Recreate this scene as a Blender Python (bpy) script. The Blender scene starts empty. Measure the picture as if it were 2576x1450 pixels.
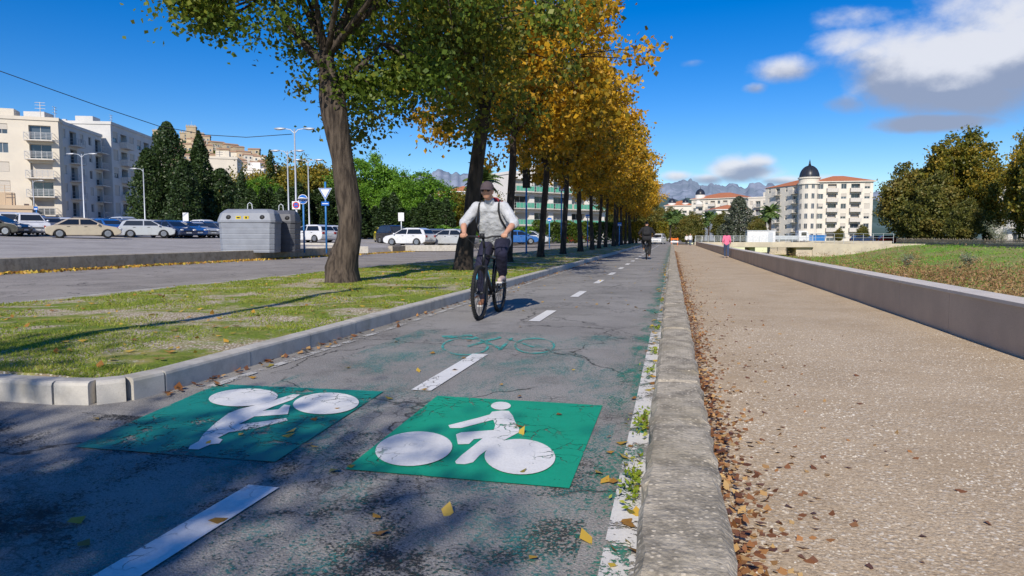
import bpy,math,random
import numpy as np
from mathutils import Vector,Matrix,noise
random.seed(5); rng=np.random.default_rng(5)
S=bpy.context.scene
COL=S.collection
# ---------------------------------------------------------------- camera frame
A=math.radians(13.14);B=math.radians(4.26);F=1717.0;CH=1.1
R3=Vector((math.cos(A),math.sin(A),0))
F3=Vector((-math.sin(A)*math.cos(B),math.cos(A)*math.cos(B),-math.sin(B)))
U3=Vector((-math.sin(A)*math.sin(B),math.cos(A)*math.sin(B),math.cos(B)))
FH=Vector((-math.sin(A),math.cos(A),0))
def ray(u,v): return F3*F+R3*(u-1288)+U3*(725-v)
def P(u,v,d):
    r=ray(u,v); return Vector((0,0,CH))+r*(d/r.dot(FH))
def G(u,v,z=0.0):
    r=ray(u,v); return Vector((0,0,CH))+r*((z-CH)/r.z)
def XY(u,d):
    p=P(u,597,d); return p.x,p.y
cam=bpy.data.cameras.new('camera');co=bpy.data.objects.new('camera',cam);COL.objects.link(co)
cam.lens=24;cam.sensor_width=36;cam.clip_end=30000;cam.clip_start=.05
M=Matrix((R3,U3,-F3)).transposed().to_4x4();M.translation=(0,0,CH);co.matrix_world=M
S.camera=co
S.view_settings.view_transform='Standard';S.view_settings.look='None';S.view_settings.exposure=0
# ---------------------------------------------------------------- node helpers
def nd(nt,t,props=None,**inp):
    n=nt.nodes.new('ShaderNode'+t)
    for k,v in (props or {}).items(): setattr(n,k,v)
    for k,v in inp.items():
        s=n.inputs[int(k[1:])] if k[0]=='i' and k[1:].isdigit() else n.inputs[k.replace('_',' ')]
        if isinstance(v,bpy.types.NodeSocket): nt.links.new(v,s)
        else:
            if isinstance(v,tuple) and len(v)==3 and s.type=='RGBA': v=v+(1,)
            s.default_value=v
    return n
def mixc(nt,f,a,b,bl='MIX'):
    return nd(nt,'Mix',{'data_type':'RGBA','blend_type':bl},i0=f,i6=a,i7=b).outputs[2]
def mth(nt,op,a,b=0.0,c=0.0):
    return nd(nt,'Math',{'operation':op},i0=a,i1=b,i2=c).outputs[0]
def stp(nt,x,lo,hi,a=0.0,b=1.0):
    return nd(nt,'MapRange',{'interpolation_type':'SMOOTHSTEP'},i0=x,i1=lo,i2=hi,i3=a,i4=b).outputs[0]
def noi(nt,vec,s,d=5.0,r=.55,dist=0.0):
    return nd(nt,'TexNoise',Vector=vec,Scale=s,Detail=d,Roughness=r,Distortion=dist).outputs[0]
def newm(name,rough=.8,metal=0.0,spec=.3):
    m=bpy.data.materials.new(name);m.use_nodes=True;nt=m.node_tree
    b=nt.nodes['Principled BSDF'];b.inputs['Roughness'].default_value=rough;b.inputs['Metallic'].default_value=metal
    b.inputs['Specular IOR Level'].default_value=spec
    tc=nd(nt,'TexCoord').outputs['Object']
    return m,nt,b,tc
def setc(nt,b,c): nt.links.new(c,b.inputs['Base Color'])
def bmp(nt,b,h,st,dist=.02):
    n=nd(nt,'Bump',Height=h,Strength=st,Distance=dist);nt.links.new(n.outputs[0],b.inputs['Normal'])
def pm(name,c1,c2=None,scale=4.0,rough=.7,metal=0.0,bump=0.0,bs=40.0,spec=.3,stretch=None):
    m,nt,b,tc=newm(name,rough,metal,spec)
    if c2 is None: c2=tuple(x*.75 for x in c1)
    v=tc
    if stretch: v=nd(nt,'Mapping',Vector=tc,Scale=stretch).outputs[0]
    f=stp(nt,noi(nt,v,scale,6,.6),.3,.7)
    setc(nt,b,mixc(nt,f,c1,c2))
    if bump: bmp(nt,b,noi(nt,v,bs,4),bump)
    return m
def objcol(name,rough=.25,metal=.2,coat=.6):
    m,nt,b,tc=newm(name,rough,metal,.5)
    oi=nd(nt,'ObjectInfo').outputs['Color']
    setc(nt,b,mixc(nt,stp(nt,noi(nt,tc,3,4),.4,.8,0,.25),oi,(.25,.22,.19)))
    b.inputs['Coat Weight'].default_value=coat
    return m
def glassm(name,c=(.02,.025,.03),rough=.08):
    m,nt,b,tc=newm(name,rough,0,.8)
    r=nd(nt,'ObjectInfo').outputs['Random']
    setc(nt,b,mixc(nt,stp(nt,r,.5,1.,0,.6),c,tuple(x*3+.02 for x in c)));return m
def leafm(name,cols,ns=.35,trans=.35,br=.5):
    m,nt,b,tc=newm(name,.5,0,.4)
    g=nd(nt,'NewGeometry')
    rnd=g.outputs['Random Per Island']
    n=noi(nt,tc,ns,3,.6)
    oi=nd(nt,'ObjectInfo').outputs['Random']
    x=mth(nt,'ADD',mth(nt,'MULTIPLY',rnd,br),mth(nt,'MULTIPLY',stp(nt,n,.3,.7),1-br))
    x=mth(nt,'ADD',x,mth(nt,'MULTIPLY',mth(nt,'SUBTRACT',oi,.5),.18))
    cr=nd(nt,'ValToRGB',Fac=x);e=cr.color_ramp.elements
    while len(e)<len(cols): e.new(.5)
    for i,c in enumerate(cols): e[i].position=i/(len(cols)-1)*.9+.05;e[i].color=c+(1,)
    setc(nt,b,cr.outputs[0])
    if trans>0:
        t=nd(nt,'BsdfTranslucent',Color=cr.outputs[0])
        mx=nd(nt,'MixShader',i0=trans,i1=b.outputs[0],i2=t.outputs[0])
        nt.links.new(mx.outputs[0],nt.nodes['Material Output'].inputs[0])
    return m
# ---------------------------------------------------------------- mesh helpers
class MB:
    def __init__(s): s.v=[];s.f=[];s.m=[]
    def add(s,vs,fs,mi=0):
        o=len(s.v);s.v+= [tuple(x) for x in vs]
        for f in fs: s.f.append(tuple(o+i for i in f));s.m.append(mi)
        return s
    def bx(s,x0,x1,y0,y1,z0,z1,mi=0):
        return s.add([(x0,y0,z0),(x1,y0,z0),(x1,y1,z0),(x0,y1,z0),(x0,y0,z1),(x1,y0,z1),(x1,y1,z1),(x0,y1,z1)],
          [(0,3,2,1),(4,5,6,7),(0,1,5,4),(1,2,6,5),(2,3,7,6),(3,0,4,7)],mi)
    def box(s,c,sz,mi=0,rz=0.0):
        n=len(s.v);s.bx(-sz[0]/2,sz[0]/2,-sz[1]/2,sz[1]/2,-sz[2]/2,sz[2]/2,mi)
        M=Matrix.Rotation(rz,3,'Z')
        for i in range(n,len(s.v)): s.v[i]=tuple(M@Vector(s.v[i])+Vector(c))
        return s
    def tube(s,pts,rads,n=8,mi=0,cap=True,wob=0.0):
        pts=[Vector(p) for p in pts]
        if not hasattr(rads,'__len__'): rads=[rads]*len(pts)
        vs=[];fs=[];prev=None
        for i,p in enumerate(pts):
            d=(pts[min(i+1,len(pts)-1)]-pts[max(i-1,0)]).normalized()
            if prev is None:
                a=Vector((1,0,0)) if abs(d.x)<.8 else Vector((0,1,0))
                prev=(a-d*a.dot(d)).normalized()
            else: prev=(prev-d*prev.dot(d)).normalized()
            b=d.cross(prev)
            for k in range(n):
                t=2*math.pi*k/n;r=rads[i]
                if wob: r*=1+wob*noise.noise(Vector((math.cos(t)*1.3+p.x,math.sin(t)*1.3+p.y,p.z*1.2)))*2+wob*.5*noise.noise(Vector((math.cos(t)*4,math.sin(t)*4,p.z*2.2)))
                vs.append(p+(prev*math.cos(t)+b*math.sin(t))*r)
        for i in range(len(pts)-1):
            for k in range(n):
                fs.append((i*n+k,i*n+(k+1)%n,(i+1)*n+(k+1)%n,(i+1)*n+k))
        if cap: fs.append(tuple(range(n-1,-1,-1)));fs.append(tuple((len(pts)-1)*n+k for k in range(n)))
        return s.add(vs,fs,mi)
    def ext(s,poly,y0,y1,mi=0):
        n=len(poly);vs=[(x,y0,z) for x,z in poly]+[(x,y1,z) for x,z in poly]
        fs=[tuple(range(n)),tuple(range(2*n-1,n-1,-1))]+[((i+1)%n,i,n+i,n+(i+1)%n) for i in range(n)]
        return s.add(vs,fs,mi)
    def ell(s,c,r,mi=0,nu=16,nv=10,z0=-1.0):
        vs=[];fs=[]
        t0=math.asin(z0)
        for j in range(nv+1):
            t=t0+(math.pi/2-t0)*j/nv
            for i in range(nu):
                a=2*math.pi*i/nu
                vs.append((c[0]+r[0]*math.cos(t)*math.cos(a),c[1]+r[1]*math.cos(t)*math.sin(a),c[2]+r[2]*math.sin(t)))
        for j in range(nv):
            for i in range(nu): fs.append((j*nu+i,j*nu+(i+1)%nu,(j+1)*nu+(i+1)%nu,(j+1)*nu+i))
        return s.add(vs,fs,mi)
    def torus(s,c,R,r,mi=0,n=36,m=8,axis='y'):
        vs=[];fs=[]
        for i in range(n):
            a=2*math.pi*i/n
            for j in range(m):
                b=2*math.pi*j/m;q=R+r*math.cos(b);w=r*math.sin(b)
                v={'y':(q*math.cos(a),w,q*math.sin(a)),'z':(q*math.cos(a),q*math.sin(a),w),'x':(w,q*math.cos(a),q*math.sin(a))}[axis]
                vs.append((c[0]+v[0],c[1]+v[1],c[2]+v[2]))
        for i in range(n):
            for j in range(m): fs.append((i*m+j,((i+1)%n)*m+j,((i+1)%n)*m+(j+1)%m,i*m+(j+1)%m))
        return s.add(vs,fs,mi)
    def mesh(s,name,mats,smooth=False):
        me=bpy.data.meshes.new(name);me.from_pydata(s.v,[],s.f)
        for m in mats: me.materials.append(m)
        me.polygons.foreach_set('material_index',s.m)
        if smooth: me.polygons.foreach_set('use_smooth',[True]*len(s.f))
        me.update();return me
    def obj(s,name,mats,parent=None,loc=(0,0,0),rz=0.0,smooth=False,bevel=0.0):
        return ob(name,s.mesh(name,mats,smooth),parent,loc,rz,bevel)
def ob(name,me,parent=None,loc=(0,0,0),rz=0.0,bevel=0.0):
    o=bpy.data.objects.new(name,me);COL.objects.link(o);o.location=loc;o.rotation_euler=(0,0,rz)
    if parent: o.parent=parent
    if bevel:
        m=o.modifiers.new('b','BEVEL');m.width=bevel;m.segments=2;m.limit_method='ANGLE'
    return o
def T(o,label,cat,group=None,kind=None):
    o['label']=label;o['category']=cat
    if group:o['group']=group
    if kind:o['kind']=kind
    return o
def E(name,loc,label,cat,rz=0.0,group=None,sc=None):
    o=bpy.data.objects.new(name,None);COL.objects.link(o);o.location=loc;o.rotation_euler=(0,0,rz);o.empty_display_size=.3
    if sc:o.scale=sc if hasattr(sc,'__len__') else (sc,)*3
    return T(o,label,cat,group)
def struct(o,label,cat): return T(o,label,cat,None,'structure')
def copytree(e,loc,rz,label=None,sc=None,kids=None,color=None):
    n=e.copy();COL.objects.link(n);n.location=loc;n.rotation_euler=(0,0,rz)
    if sc:n.scale=sc if hasattr(sc,'__len__') else (sc,)*3
    if label:n['label']=label
    for c in list(e.children):
        k=c.copy();COL.objects.link(k);k.parent=n
        if color: k.color=color
        for g in list(c.children):
            h=g.copy();COL.objects.link(h);h.parent=k
    return n
def quads(name,V,mats,mi=None):
    V=np.asarray(V,dtype=np.float32);N=V.shape[0];k=V.shape[1]
    me=bpy.data.meshes.new(name);me.vertices.add(N*k);me.vertices.foreach_set('co',V.reshape(-1))
    me.loops.add(N*k);me.loops.foreach_set('vertex_index',np.arange(N*k,dtype=np.int32))
    me.polygons.add(N);me.polygons.foreach_set('loop_start',np.arange(0,N*k,k,dtype=np.int32))
    try: me.polygons.foreach_set('loop_total',np.full(N,k,dtype=np.int32))
    except Exception: pass
    for m in mats: me.materials.append(m)
    if mi is not None: me.polygons.foreach_set('material_index',mi)
    me.update(calc_edges=True);me.validate();return me
def rdir(n):
    v=rng.normal(size=(n,3));return v/np.linalg.norm(v,axis=1)[:,None]
def leaves(name,C,size,mat,elong=1.5,flat=0.0):
    C=np.asarray(C);n=len(C);t=rdir(n);q=rdir(n)
    if flat: t[:,2]*=(1-flat);t/=np.linalg.norm(t,axis=1)[:,None];q=q*(1-flat)+np.array([0,0,1.])*flat;
    b=np.cross(t,q);b/=np.linalg.norm(b,axis=1)[:,None]+1e-9;nn=np.cross(t,b)
    L=size*rng.uniform(.55,1.35,n)[:,None];W=L/elong
    V=np.stack([C-t*L/2,C+b*W/2+nn*L*.1,C+t*L/2,C-b*W/2+nn*L*.1],axis=1)
    return quads(name,V,[mat])
def ground_sheet(name,poly,z,mat,label,cat):
    mb=MB();mb.add([(x,y,z) for x,y in poly],[tuple(range(len(poly)))])
    return struct(mb.obj(name,[mat]),label,cat)
# ---------------------------------------------------------------- world
W=bpy.data.worlds.new('World');S.world=W;W.use_nodes=True;nt=W.node_tree
SUNEL=math.radians(34);SAZ=math.radians(2)
sd=Vector((-math.sin(SAZ)*math.cos(SUNEL),math.cos(SAZ)*math.cos(SUNEL),-math.sin(SUNEL)))
sl=bpy.data.lights.new('sun','SUN');sl.energy=5.0;sl.angle=math.radians(.5);sl.color=(1,.93,.82)
so=bpy.data.objects.new('sun',sl);COL.objects.link(so);so.rotation_euler=sd.to_track_quat('-Z','Y').to_euler();so.location=(0,-20,30)
sky=nd(nt,'TexSky',{'sky_type':'NISHITA','sun_disc':False,'sun_elevation':SUNEL,'sun_rotation':math.pi-SAZ,'air_density':.95,'dust_density':.15,'ozone_density':4.0})
hs=nd(nt,'HueSaturation',Hue=.513,Saturation=1.44,Value=.95,Color=sky.outputs[0])
g=nd(nt,'TexCoord').outputs['Generated'];sp=nd(nt,'SeparateXYZ',Vector=g)
yy=mth(nt,'MAXIMUM',sp.outputs[1],.05)
px=mth(nt,'DIVIDE',sp.outputs[0],yy);pz=mth(nt,'DIVIDE',sp.outputs[2],yy)
uv=nd(nt,'CombineXYZ',X=px,Y=mth(nt,'MULTIPLY',pz,1.5),Z=0.0).outputs[0]
front=stp(nt,sp.outputs[1],.1,.25)
def cdir(u,v):
    r=ray(u,v);return r.x/r.y,r.z/r.y
mask=None;vert=None
for (u,v,ru,rv,st) in [(2480,150,260,95,1.25),(2290,205,140,65,1.1),(2420,230,210,55,.95),(2560,60,170,100,1.0),(2210,140,80,45,.8),(1965,178,85,36,.86),(1900,222,40,18,.75),(2130,110,90,40,.66),(2120,262,70,32,.78),(2385,238,36,16,1.0),(2335,312,120,22,1.12),
     (1865,430,80,34,1.1),(1905,408,45,22,1.0),(1780,452,60,18,.85),(1700,444,50,16,.8),(1960,456,70,14,.75),(2100,450,140,12,.6),(2160,45,150,35,.5),(1750,158,60,16,.5),(985,400,40,12,.6),(1430,262,60,14,.6)]:
    cx,cz=cdir(u,v);k=1/1717/math.cos(math.atan(cx))**1.0*1.03
    dx=mth(nt,'MULTIPLY',mth(nt,'SUBTRACT',px,cx),1/(ru*k));dz=mth(nt,'MULTIPLY',mth(nt,'SUBTRACT',pz,cz),1/(rv*k))
    r2=mth(nt,'ADD',mth(nt,'MULTIPLY',dx,dx),mth(nt,'MULTIPLY',dz,dz))
    m=mth(nt,'MULTIPLY',mth(nt,'EXPONENT',mth(nt,'MULTIPLY',r2,-.9)),st)
    w=mth(nt,'MULTIPLY',m,dz)
    mask=m if mask is None else mth(nt,'MAXIMUM',mask,m)
    vert=w if vert is None else mth(nt,'ADD',vert,w)
n1=noi(nt,uv,6,10,.56,.15);n2=noi(nt,nd(nt,'VectorMath',{'operation':'ADD'},i0=uv,i1=(-.012,.045,0)).outputs[0],6,10,.56,.15)
n3=noi(nt,uv,22,8,.6,.2)
dens=mth(nt,'ADD',mth(nt,'ADD',mask,mth(nt,'MULTIPLY',mth(nt,'SUBTRACT',n1,.5),1.35)),mth(nt,'MULTIPLY',mth(nt,'SUBTRACT',n3,.5),.45))
alpha=mth(nt,'MULTIPLY',stp(nt,dens,.30,.90),front)
lit=mth(nt,'ADD',mth(nt,'MULTIPLY',mth(nt,'SUBTRACT',n1,n2),2.4),mth(nt,'MULTIPLY',vert,.75))
lit=stp(nt,lit,-.45,.4)
ccol=mixc(nt,lit,(2.3,2.7,3.7),(6.0,6.1,6.5))
fin=mixc(nt,mth(nt,'MULTIPLY',alpha,.92),hs.outputs[0],ccol)
bg=nt.nodes['Background'];nt.links.new(fin,bg.inputs[0]);bg.inputs[1].default_value=.135
# ---------------------------------------------------------------- materials
def asphalt(name,base,warm=(1,.97,.93),cracks=True,patch=.5):
    m,nt,b,tc=newm(name,.88,0,.2)
    c=lambda k:tuple(min(.8,base*k*w) for w in warm)
    big=stp(nt,noi(nt,tc,.5,5,.6,.4),.35,.7);fine=noi(nt,tc,90,3,.7);mid=stp(nt,noi(nt,tc,1.6,9,.72),.50,.66)
    col=mixc(nt,big,c(1.12),c(.78))
    col=mixc(nt,mth(nt,'MULTIPLY',mid,patch),col,c(.33))
    v=nd(nt,'TexVoronoi',Vector=tc,Scale=110.0)
    col=mixc(nt,stp(nt,v.outputs['Distance'],.15,.5,.7,0),col,c(1.6))
    col=mixc(nt,stp(nt,fine,.52,.66,0,.6),col,c(.35))
    if cracks:
        dv=nd(nt,'VectorMath',{'operation':'ADD'},i0=tc,i1=nd(nt,'VectorMath',{'operation':'SCALE'},i0=nd(nt,'TexNoise',Vector=tc,Scale=4.0,Detail=5.0).outputs[1],Scale=.35).outputs[0]).outputs[0]
        e=nd(nt,'TexVoronoi',{'feature':'DISTANCE_TO_EDGE'},Vector=dv,Scale=.55).outputs[0]
        k=mth(nt,'MULTIPLY',stp(nt,e,.0,.011,1,0),stp(nt,noi(nt,tc,.6,2),.44,.54))
        e2=nd(nt,'TexVoronoi',{'feature':'DISTANCE_TO_EDGE'},Vector=dv,Scale=8.0).outputs[0]
        k2=mth(nt,'MULTIPLY',stp(nt,e2,.0,.07,1,0),stp(nt,noi(nt,tc,.9,3),.52,.60))
        col=mixc(nt,mth(nt,'MAXIMUM',mth(nt,'MULTIPLY',k,.9),mth(nt,'MULTIPLY',k2,.6)),col,c(.12))
    setc(nt,b,col);bmp(nt,b,mth(nt,'ADD',fine,v.outputs[0]),.5,.006);return m
def paint(name,c,wear,scale=3.0,rough=.6,fine=.35,streak=None,soft=.03,amax=1.0,crk=False,edge=None):
    m,nt,b,tc=newm(name,rough)
    v=tc if not streak else nd(nt,'Mapping',Vector=tc,Scale=streak).outputs[0]
    n=noi(nt,v,scale,9,.72,.4);n2=noi(nt,tc,70,3,.7)
    x=mth(nt,'ADD',n,mth(nt,'MULTIPLY',mth(nt,'SUBTRACT',n2,.5),fine))
    if edge:
        sx=nd(nt,'SeparateXYZ',Vector=tc).outputs[0]
        x=mth(nt,'SUBTRACT',x,stp(nt,sx,edge[0],edge[1],.22,0))
    a=stp(nt,x,wear-.02,wear+soft,0,amax)
    if crk:
        dv=nd(nt,'VectorMath',{'operation':'ADD'},i0=tc,i1=nd(nt,'VectorMath',{'operation':'SCALE'},i0=nd(nt,'TexNoise',Vector=tc,Scale=6.0,Detail=5.0).outputs[1],Scale=.2).outputs[0]).outputs[0]
        e2=nd(nt,'TexVoronoi',{'feature':'DISTANCE_TO_EDGE'},Vector=dv,Scale=9.0).outputs[0]
        kk=mth(nt,'MULTIPLY',stp(nt,e2,.0,.05,1,0),stp(nt,noi(nt,tc,1.5,3),.48,.58))
        a=mth(nt,'MULTIPLY',a,mth(nt,'SUBTRACT',1.0,kk))
    setc(nt,b,mixc(nt,stp(nt,n2,.4,.7,0,.5),mixc(nt,stp(nt,noi(nt,tc,2.2,6,.7),.35,.7,0,.35),c,tuple(k*.6 for k in c)),tuple(k*.75 for k in c)))
    tr=nd(nt,'BsdfTransparent');mx=nd(nt,'MixShader',i0=a,i1=tr.outputs[0],i2=b.outputs[0])
    bmp(nt,b,n2,.4,.004)
    nt.links.new(mx.outputs[0],nt.nodes['Material Output'].inputs[0]);return m
m_path=asphalt('bike_path_asphalt',.285,(1,.94,.86),True,.40)
m_road=asphalt('road_asphalt',.31,(1,.90,.80),True,.2)
m_park=asphalt('parking_asphalt',.36,(1,.93,.87),False,.25)
m_green=paint('green_paint',(.012,.36,.21),.33,3,crk=True)
m_teal=paint('teal_paint_worn',(.012,.25,.20),.395,3.2,fine=.5,soft=.05,crk=True)
m_tealw=paint('teal_paint_traces',(.06,.33,.29),.515,2.2,fine=.9,streak=(1,.5,1),soft=.2,amax=.65,crk=True)
m_tealw2=paint('green_edge_traces',(.035,.28,.19),.49,3.0,fine=.8,streak=(1.4,.6,1),soft=.13,amax=.8,edge=(-.55,-.22))
m_stain=paint('dark_stains',(.035,.035,.034),.54,1.7,rough=.8,fine=.7,soft=.08,amax=.8)
m_white=paint('white_road_paint',(.84,.82,.78),.30,4,crk=True)
m_whitew=paint('white_paint_worn',(.76,.73,.68),.455,5,fine=.5)
m_whitel=paint('white_paint_faint',(.6,.58,.54),.50,5,fine=.5)
def gravel(name):
    m,nt,b,tc=newm(name,.95)
    dvec=nd(nt,'VectorMath',{'operation':'ADD'},i0=tc,i1=nd(nt,'VectorMath',{'operation':'SCALE'},i0=nd(nt,'TexNoise',Vector=tc,Scale=40.0,Detail=2.0).outputs[1],Scale=.02).outputs[0]).outputs[0]
    v1=nd(nt,'TexVoronoi',Vector=dvec,Scale=26.0);v2=nd(nt,'TexVoronoi',Vector=dvec,Scale=58.0)
    big=stp(nt,noi(nt,tc,.8,6,.6),.35,.7);n=noi(nt,tc,60,5,.75)
    base=mixc(nt,big,(.58,.45,.30),(.46,.345,.22))
    base=mixc(nt,stp(nt,n,.42,.66),base,(.31,.225,.14))
    s1=mixc(nt,nd(nt,'SeparateXYZ',Vector=v1.outputs['Color']).outputs[0],(.84,.75,.61),(.46,.37,.27))
    s2=mixc(nt,nd(nt,'SeparateXYZ',Vector=v2.outputs['Color']).outputs[0],(.76,.66,.51),(.42,.33,.23))
    patch=stp(nt,noi(nt,tc,2.4,7,.75),.34,.58)
    col=mixc(nt,mth(nt,'MULTIPLY',stp(nt,v2.outputs[0],.25,.42,.9,0),patch),base,s2)
    col=mixc(nt,mth(nt,'MULTIPLY',stp(nt,v1.outputs[0],.2,.34,.95,0),patch),col,s1)
    setc(nt,b,col)
    bmp(nt,b,mth(nt,'SUBTRACT',mth(nt,'MULTIPLY',n,.5),mth(nt,'MULTIPLY',mth(nt,'ADD',v1.outputs[0],v2.outputs[0]),patch)),.6,.007);return m
m_gravel=gravel('gravel')
def conc(name,c,agg=.5,dkk=.5,st=.7,lo=.42,hi=.72):
    m,nt,b,tc=newm(name,.92)
    v=nd(nt,'TexVoronoi',Vector=tc,Scale=48.0);n=noi(nt,tc,6,8,.7);f=noi(nt,tc,120,3,.7)
    dk=tuple(x*dkk for x in c);lt=tuple(min(.85,x*1.5) for x in c)
    col=mixc(nt,stp(nt,n,lo,hi),c,dk)
    col=mixc(nt,stp(nt,v.outputs[0],.22,.4,agg,0),col,mixc(nt,nd(nt,'SeparateXYZ',Vector=v.outputs['Color']).outputs[0],lt,dk))
    col=mixc(nt,stp(nt,f,.5,.7,0,.4),col,dk)
    col=mixc(nt,stp(nt,noi(nt,tc,1.7,7,.65),.48,.66,0,.5),col,tuple(x*.6*w for x,w in zip(c,(1,.97,.85))))
    setc(nt,b,col);bmp(nt,b,mth(nt,'SUBTRACT',f,mth(nt,'MULTIPLY',v.outputs[0],agg)),st,.005);return m
m_lowwall=conc('aggregate_concrete',(.54,.465,.35),.95,.42,.8,.38,.64)
m_kerb=conc('kerb_concrete',(.52,.485,.43),.12,.72,.35)
m_pkerb=conc('weathered_concrete',(.46,.40,.32),.3)
m_quay=pm('quay_concrete',(.58,.50,.38),(.45,.39,.31),.6,.9,0,.2)
def seatm():
    m,nt,b,tc=newm('seat_wall_concrete',.85)
    n=noi(nt,tc,1.2,6,.6);f=noi(nt,tc,80,3)
    setc(nt,b,mixc(nt,stp(nt,f,.45,.7,0,.3),mixc(nt,stp(nt,n,.3,.7),(.60,.48,.37),(.50,.40,.31)),(.3,.23,.18)));bmp(nt,b,f,.2,.004);return m
m_seat=seatm();m_seattop=pm('seat_wall_coping',(.68,.61,.53),(.58,.52,.46),2,.8,0,.2,80)
m_joint=pm('joint_shadow',(.04,.035,.03))
def grassm():
    m,nt,b,tc=newm('grass_soil',.95)
    n=noi(nt,tc,.9,7,.7,.5);f=noi(nt,tc,45,5,.75)
    v=nd(nt,'TexVoronoi',Vector=tc,Scale=38.0)
    peb=mixc(nt,stp(nt,v.outputs[0],.25,.5,1,0),(.36,.28,.17),(.82,.74,.60))
    gr=mixc(nt,stp(nt,f,.35,.65),(.24,.31,.025),(.11,.16,.016))
    gr=mixc(nt,stp(nt,noi(nt,tc,3.,5,.7),.46,.68,0,.8),gr,(.42,.33,.11))
    x=mth(nt,'ADD',n,mth(nt,'MULTIPLY',mth(nt,'SUBTRACT',f,.5),.3))
    setc(nt,b,mixc(nt,stp(nt,x,.46,.56),gr,peb));bmp(nt,b,f,.8,.02);return m
m_grass=grassm()
m_bed=pm('river_grass',(.17,.33,.035),(.34,.25,.11),.12,.95,0,.5,6)
m_ground=pm('ground_dirt',(.20,.19,.16),(.14,.16,.10),.05,.95)
m_bark=pm('bark',(.115,.088,.066),(.022,.016,.013),7,.95,0,1.0,16,stretch=(2.2,2.2,.35))
m_bark2=pm('bark_dark',(.075,.056,.043),(.022,.017,.014),5,.95,0,.8,14,stretch=(1.6,1.6,.35))
m_gl=leafm('green_leaves',[(.035,.06,.01),(.08,.135,.017),(.14,.21,.025),(.28,.29,.035)],.5,.48)
m_gl2=leafm('golden_green_leaves',[(.055,.08,.012),(.12,.155,.018),(.28,.24,.022),(.58,.38,.03)],.45,.46,.5)
m_yl=leafm('autumn_leaves',[(.14,.12,.015),(.28,.21,.02),(.55,.31,.02),(.74,.43,.025),(.85,.58,.05)],.32,.48,.55)
m_yl2=leafm('mixed_autumn_leaves',[(.08,.09,.015),(.15,.16,.02),(.33,.24,.025),(.50,.32,.035)],.22,.38,.5)
m_ol=leafm('olive_green_leaves',[(.075,.085,.02),(.135,.15,.03),(.22,.19,.04),(.30,.21,.045)],.2,.38,.5)
m_cy=leafm('cypress_foliage',[(.018,.036,.012),(.038,.07,.018),(.065,.105,.025)],.6,.2,.6)
m_pn=leafm('pine_foliage',[(.06,.14,.012),(.12,.26,.02),(.22,.38,.03)],.5,.3,.5)
m_dry=leafm('dry_leaves',[(.12,.05,.025),(.24,.10,.04),(.36,.17,.06),(.52,.34,.14)],3,.1,1.)
m_yleaf=leafm('yellow_fallen_leaves',[(.30,.14,.03),(.52,.28,.04),(.62,.42,.06),(.18,.19,.03)],3,.15,1.)
m_blade=leafm('grass_blades',[(.12,.20,.018),(.23,.32,.025),(.35,.40,.04),(.44,.38,.12)],1.,.4,.7)
m_weed=leafm('dry_weeds',[(.20,.11,.05),(.34,.18,.085),(.42,.28,.12),(.20,.20,.07)],.2,.2,.7)
m_silver=leafm('silvery_foliage',[(.18,.20,.12),(.32,.34,.22),(.48,.50,.38)],.5,.3,.7)
m_car=objcol('car_paint');m_glass=glassm('car_glass',(.012,.015,.018))
m_tyre=pm('rubber',(.02,.02,.02),rough=.8);m_rim=pm('alloy',(.45,.45,.46),rough=.35,metal=.8)
m_lampw=pm('headlight_glass',(.6,.62,.65),rough=.1,spec=.8);m_lampr=pm('tail_light_red',(.35,.01,.01),rough=.2)
m_black=pm('black_plastic',(.02,.02,.022),rough=.5)
m_plate=pm('number_plate_white',(.7,.7,.68))
m_steel=pm('galvanised_steel',(.58,.60,.62),(.5,.52,.54),3,.45,.5)
m_blue=pm('blue_enamel',(.04,.20,.50),(.03,.16,.42),3,.4)
m_signblue=pm('sign_blue',(.01,.14,.55),rough=.35);m_signw=pm('sign_white',(.8,.8,.8),rough=.4);m_signr=pm('sign_red',(.6,.02,.02),rough=.4)
m_bin=pm('grey_plastic',(.25,.27,.31),(.21,.225,.26),2,.5,0,.05);m_bind=pm('dark_grey_plastic',(.11,.115,.13),(.08,.085,.10),2,.5)
m_yel=pm('yellow_sticker',(.65,.5,.03))
m_cream=pm('cream_render',(.68,.61,.50),(.60,.54,.45),.3,.9);m_cream2=pm('pale_render',(.72,.66,.56),(.64,.59,.50),.3,.9)
m_greyw=pm('pale_grey_render',(.62,.60,.57),(.54,.53,.51),.3,.9)
m_wht=pm('white_render',(.78,.74,.68),(.7,.66,.61),.3,.9);m_stone=pm('old_stone',(.50,.40,.27),(.40,.32,.22),.3,.95)
m_ochre=pm('ochre_render',(.62,.47,.32),(.54,.42,.29),.3,.95);m_tile=pm('terracotta_tiles',(.52,.19,.09),(.40,.15,.07),1.5,.85,0,.4,12)
m_tileo=pm('old_tiles',(.46,.28,.17),(.36,.22,.14),1.5,.85,0,.4,12)
m_slate=pm('dark_slate',(.02,.024,.035),(.03,.035,.05),2,.35)
m_win=glassm('window_glass',(.03,.04,.05));m_frame=pm('window_frame',(.6,.58,.55));m_shut=pm('roller_shutter',(.56,.51,.44),(.48,.43,.37),8,.7,0,.3,30,stretch=(.1,.1,3))
m_rail=pm('balcony_rail',(.50,.50,.50),rough=.5);m_railg=pm('green_balcony_glass',(.12,.42,.28),(.10,.34,.24),2,.3);m_slab=pm('balcony_slab',(.66,.61,.54))
m_skin=pm('skin',(.54,.29,.19),(.48,.25,.165),6,.5);m_sweat=pm('grey_sweater',(.52,.53,.55),(.42,.43,.45),9,.95,0,.4,60)
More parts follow.
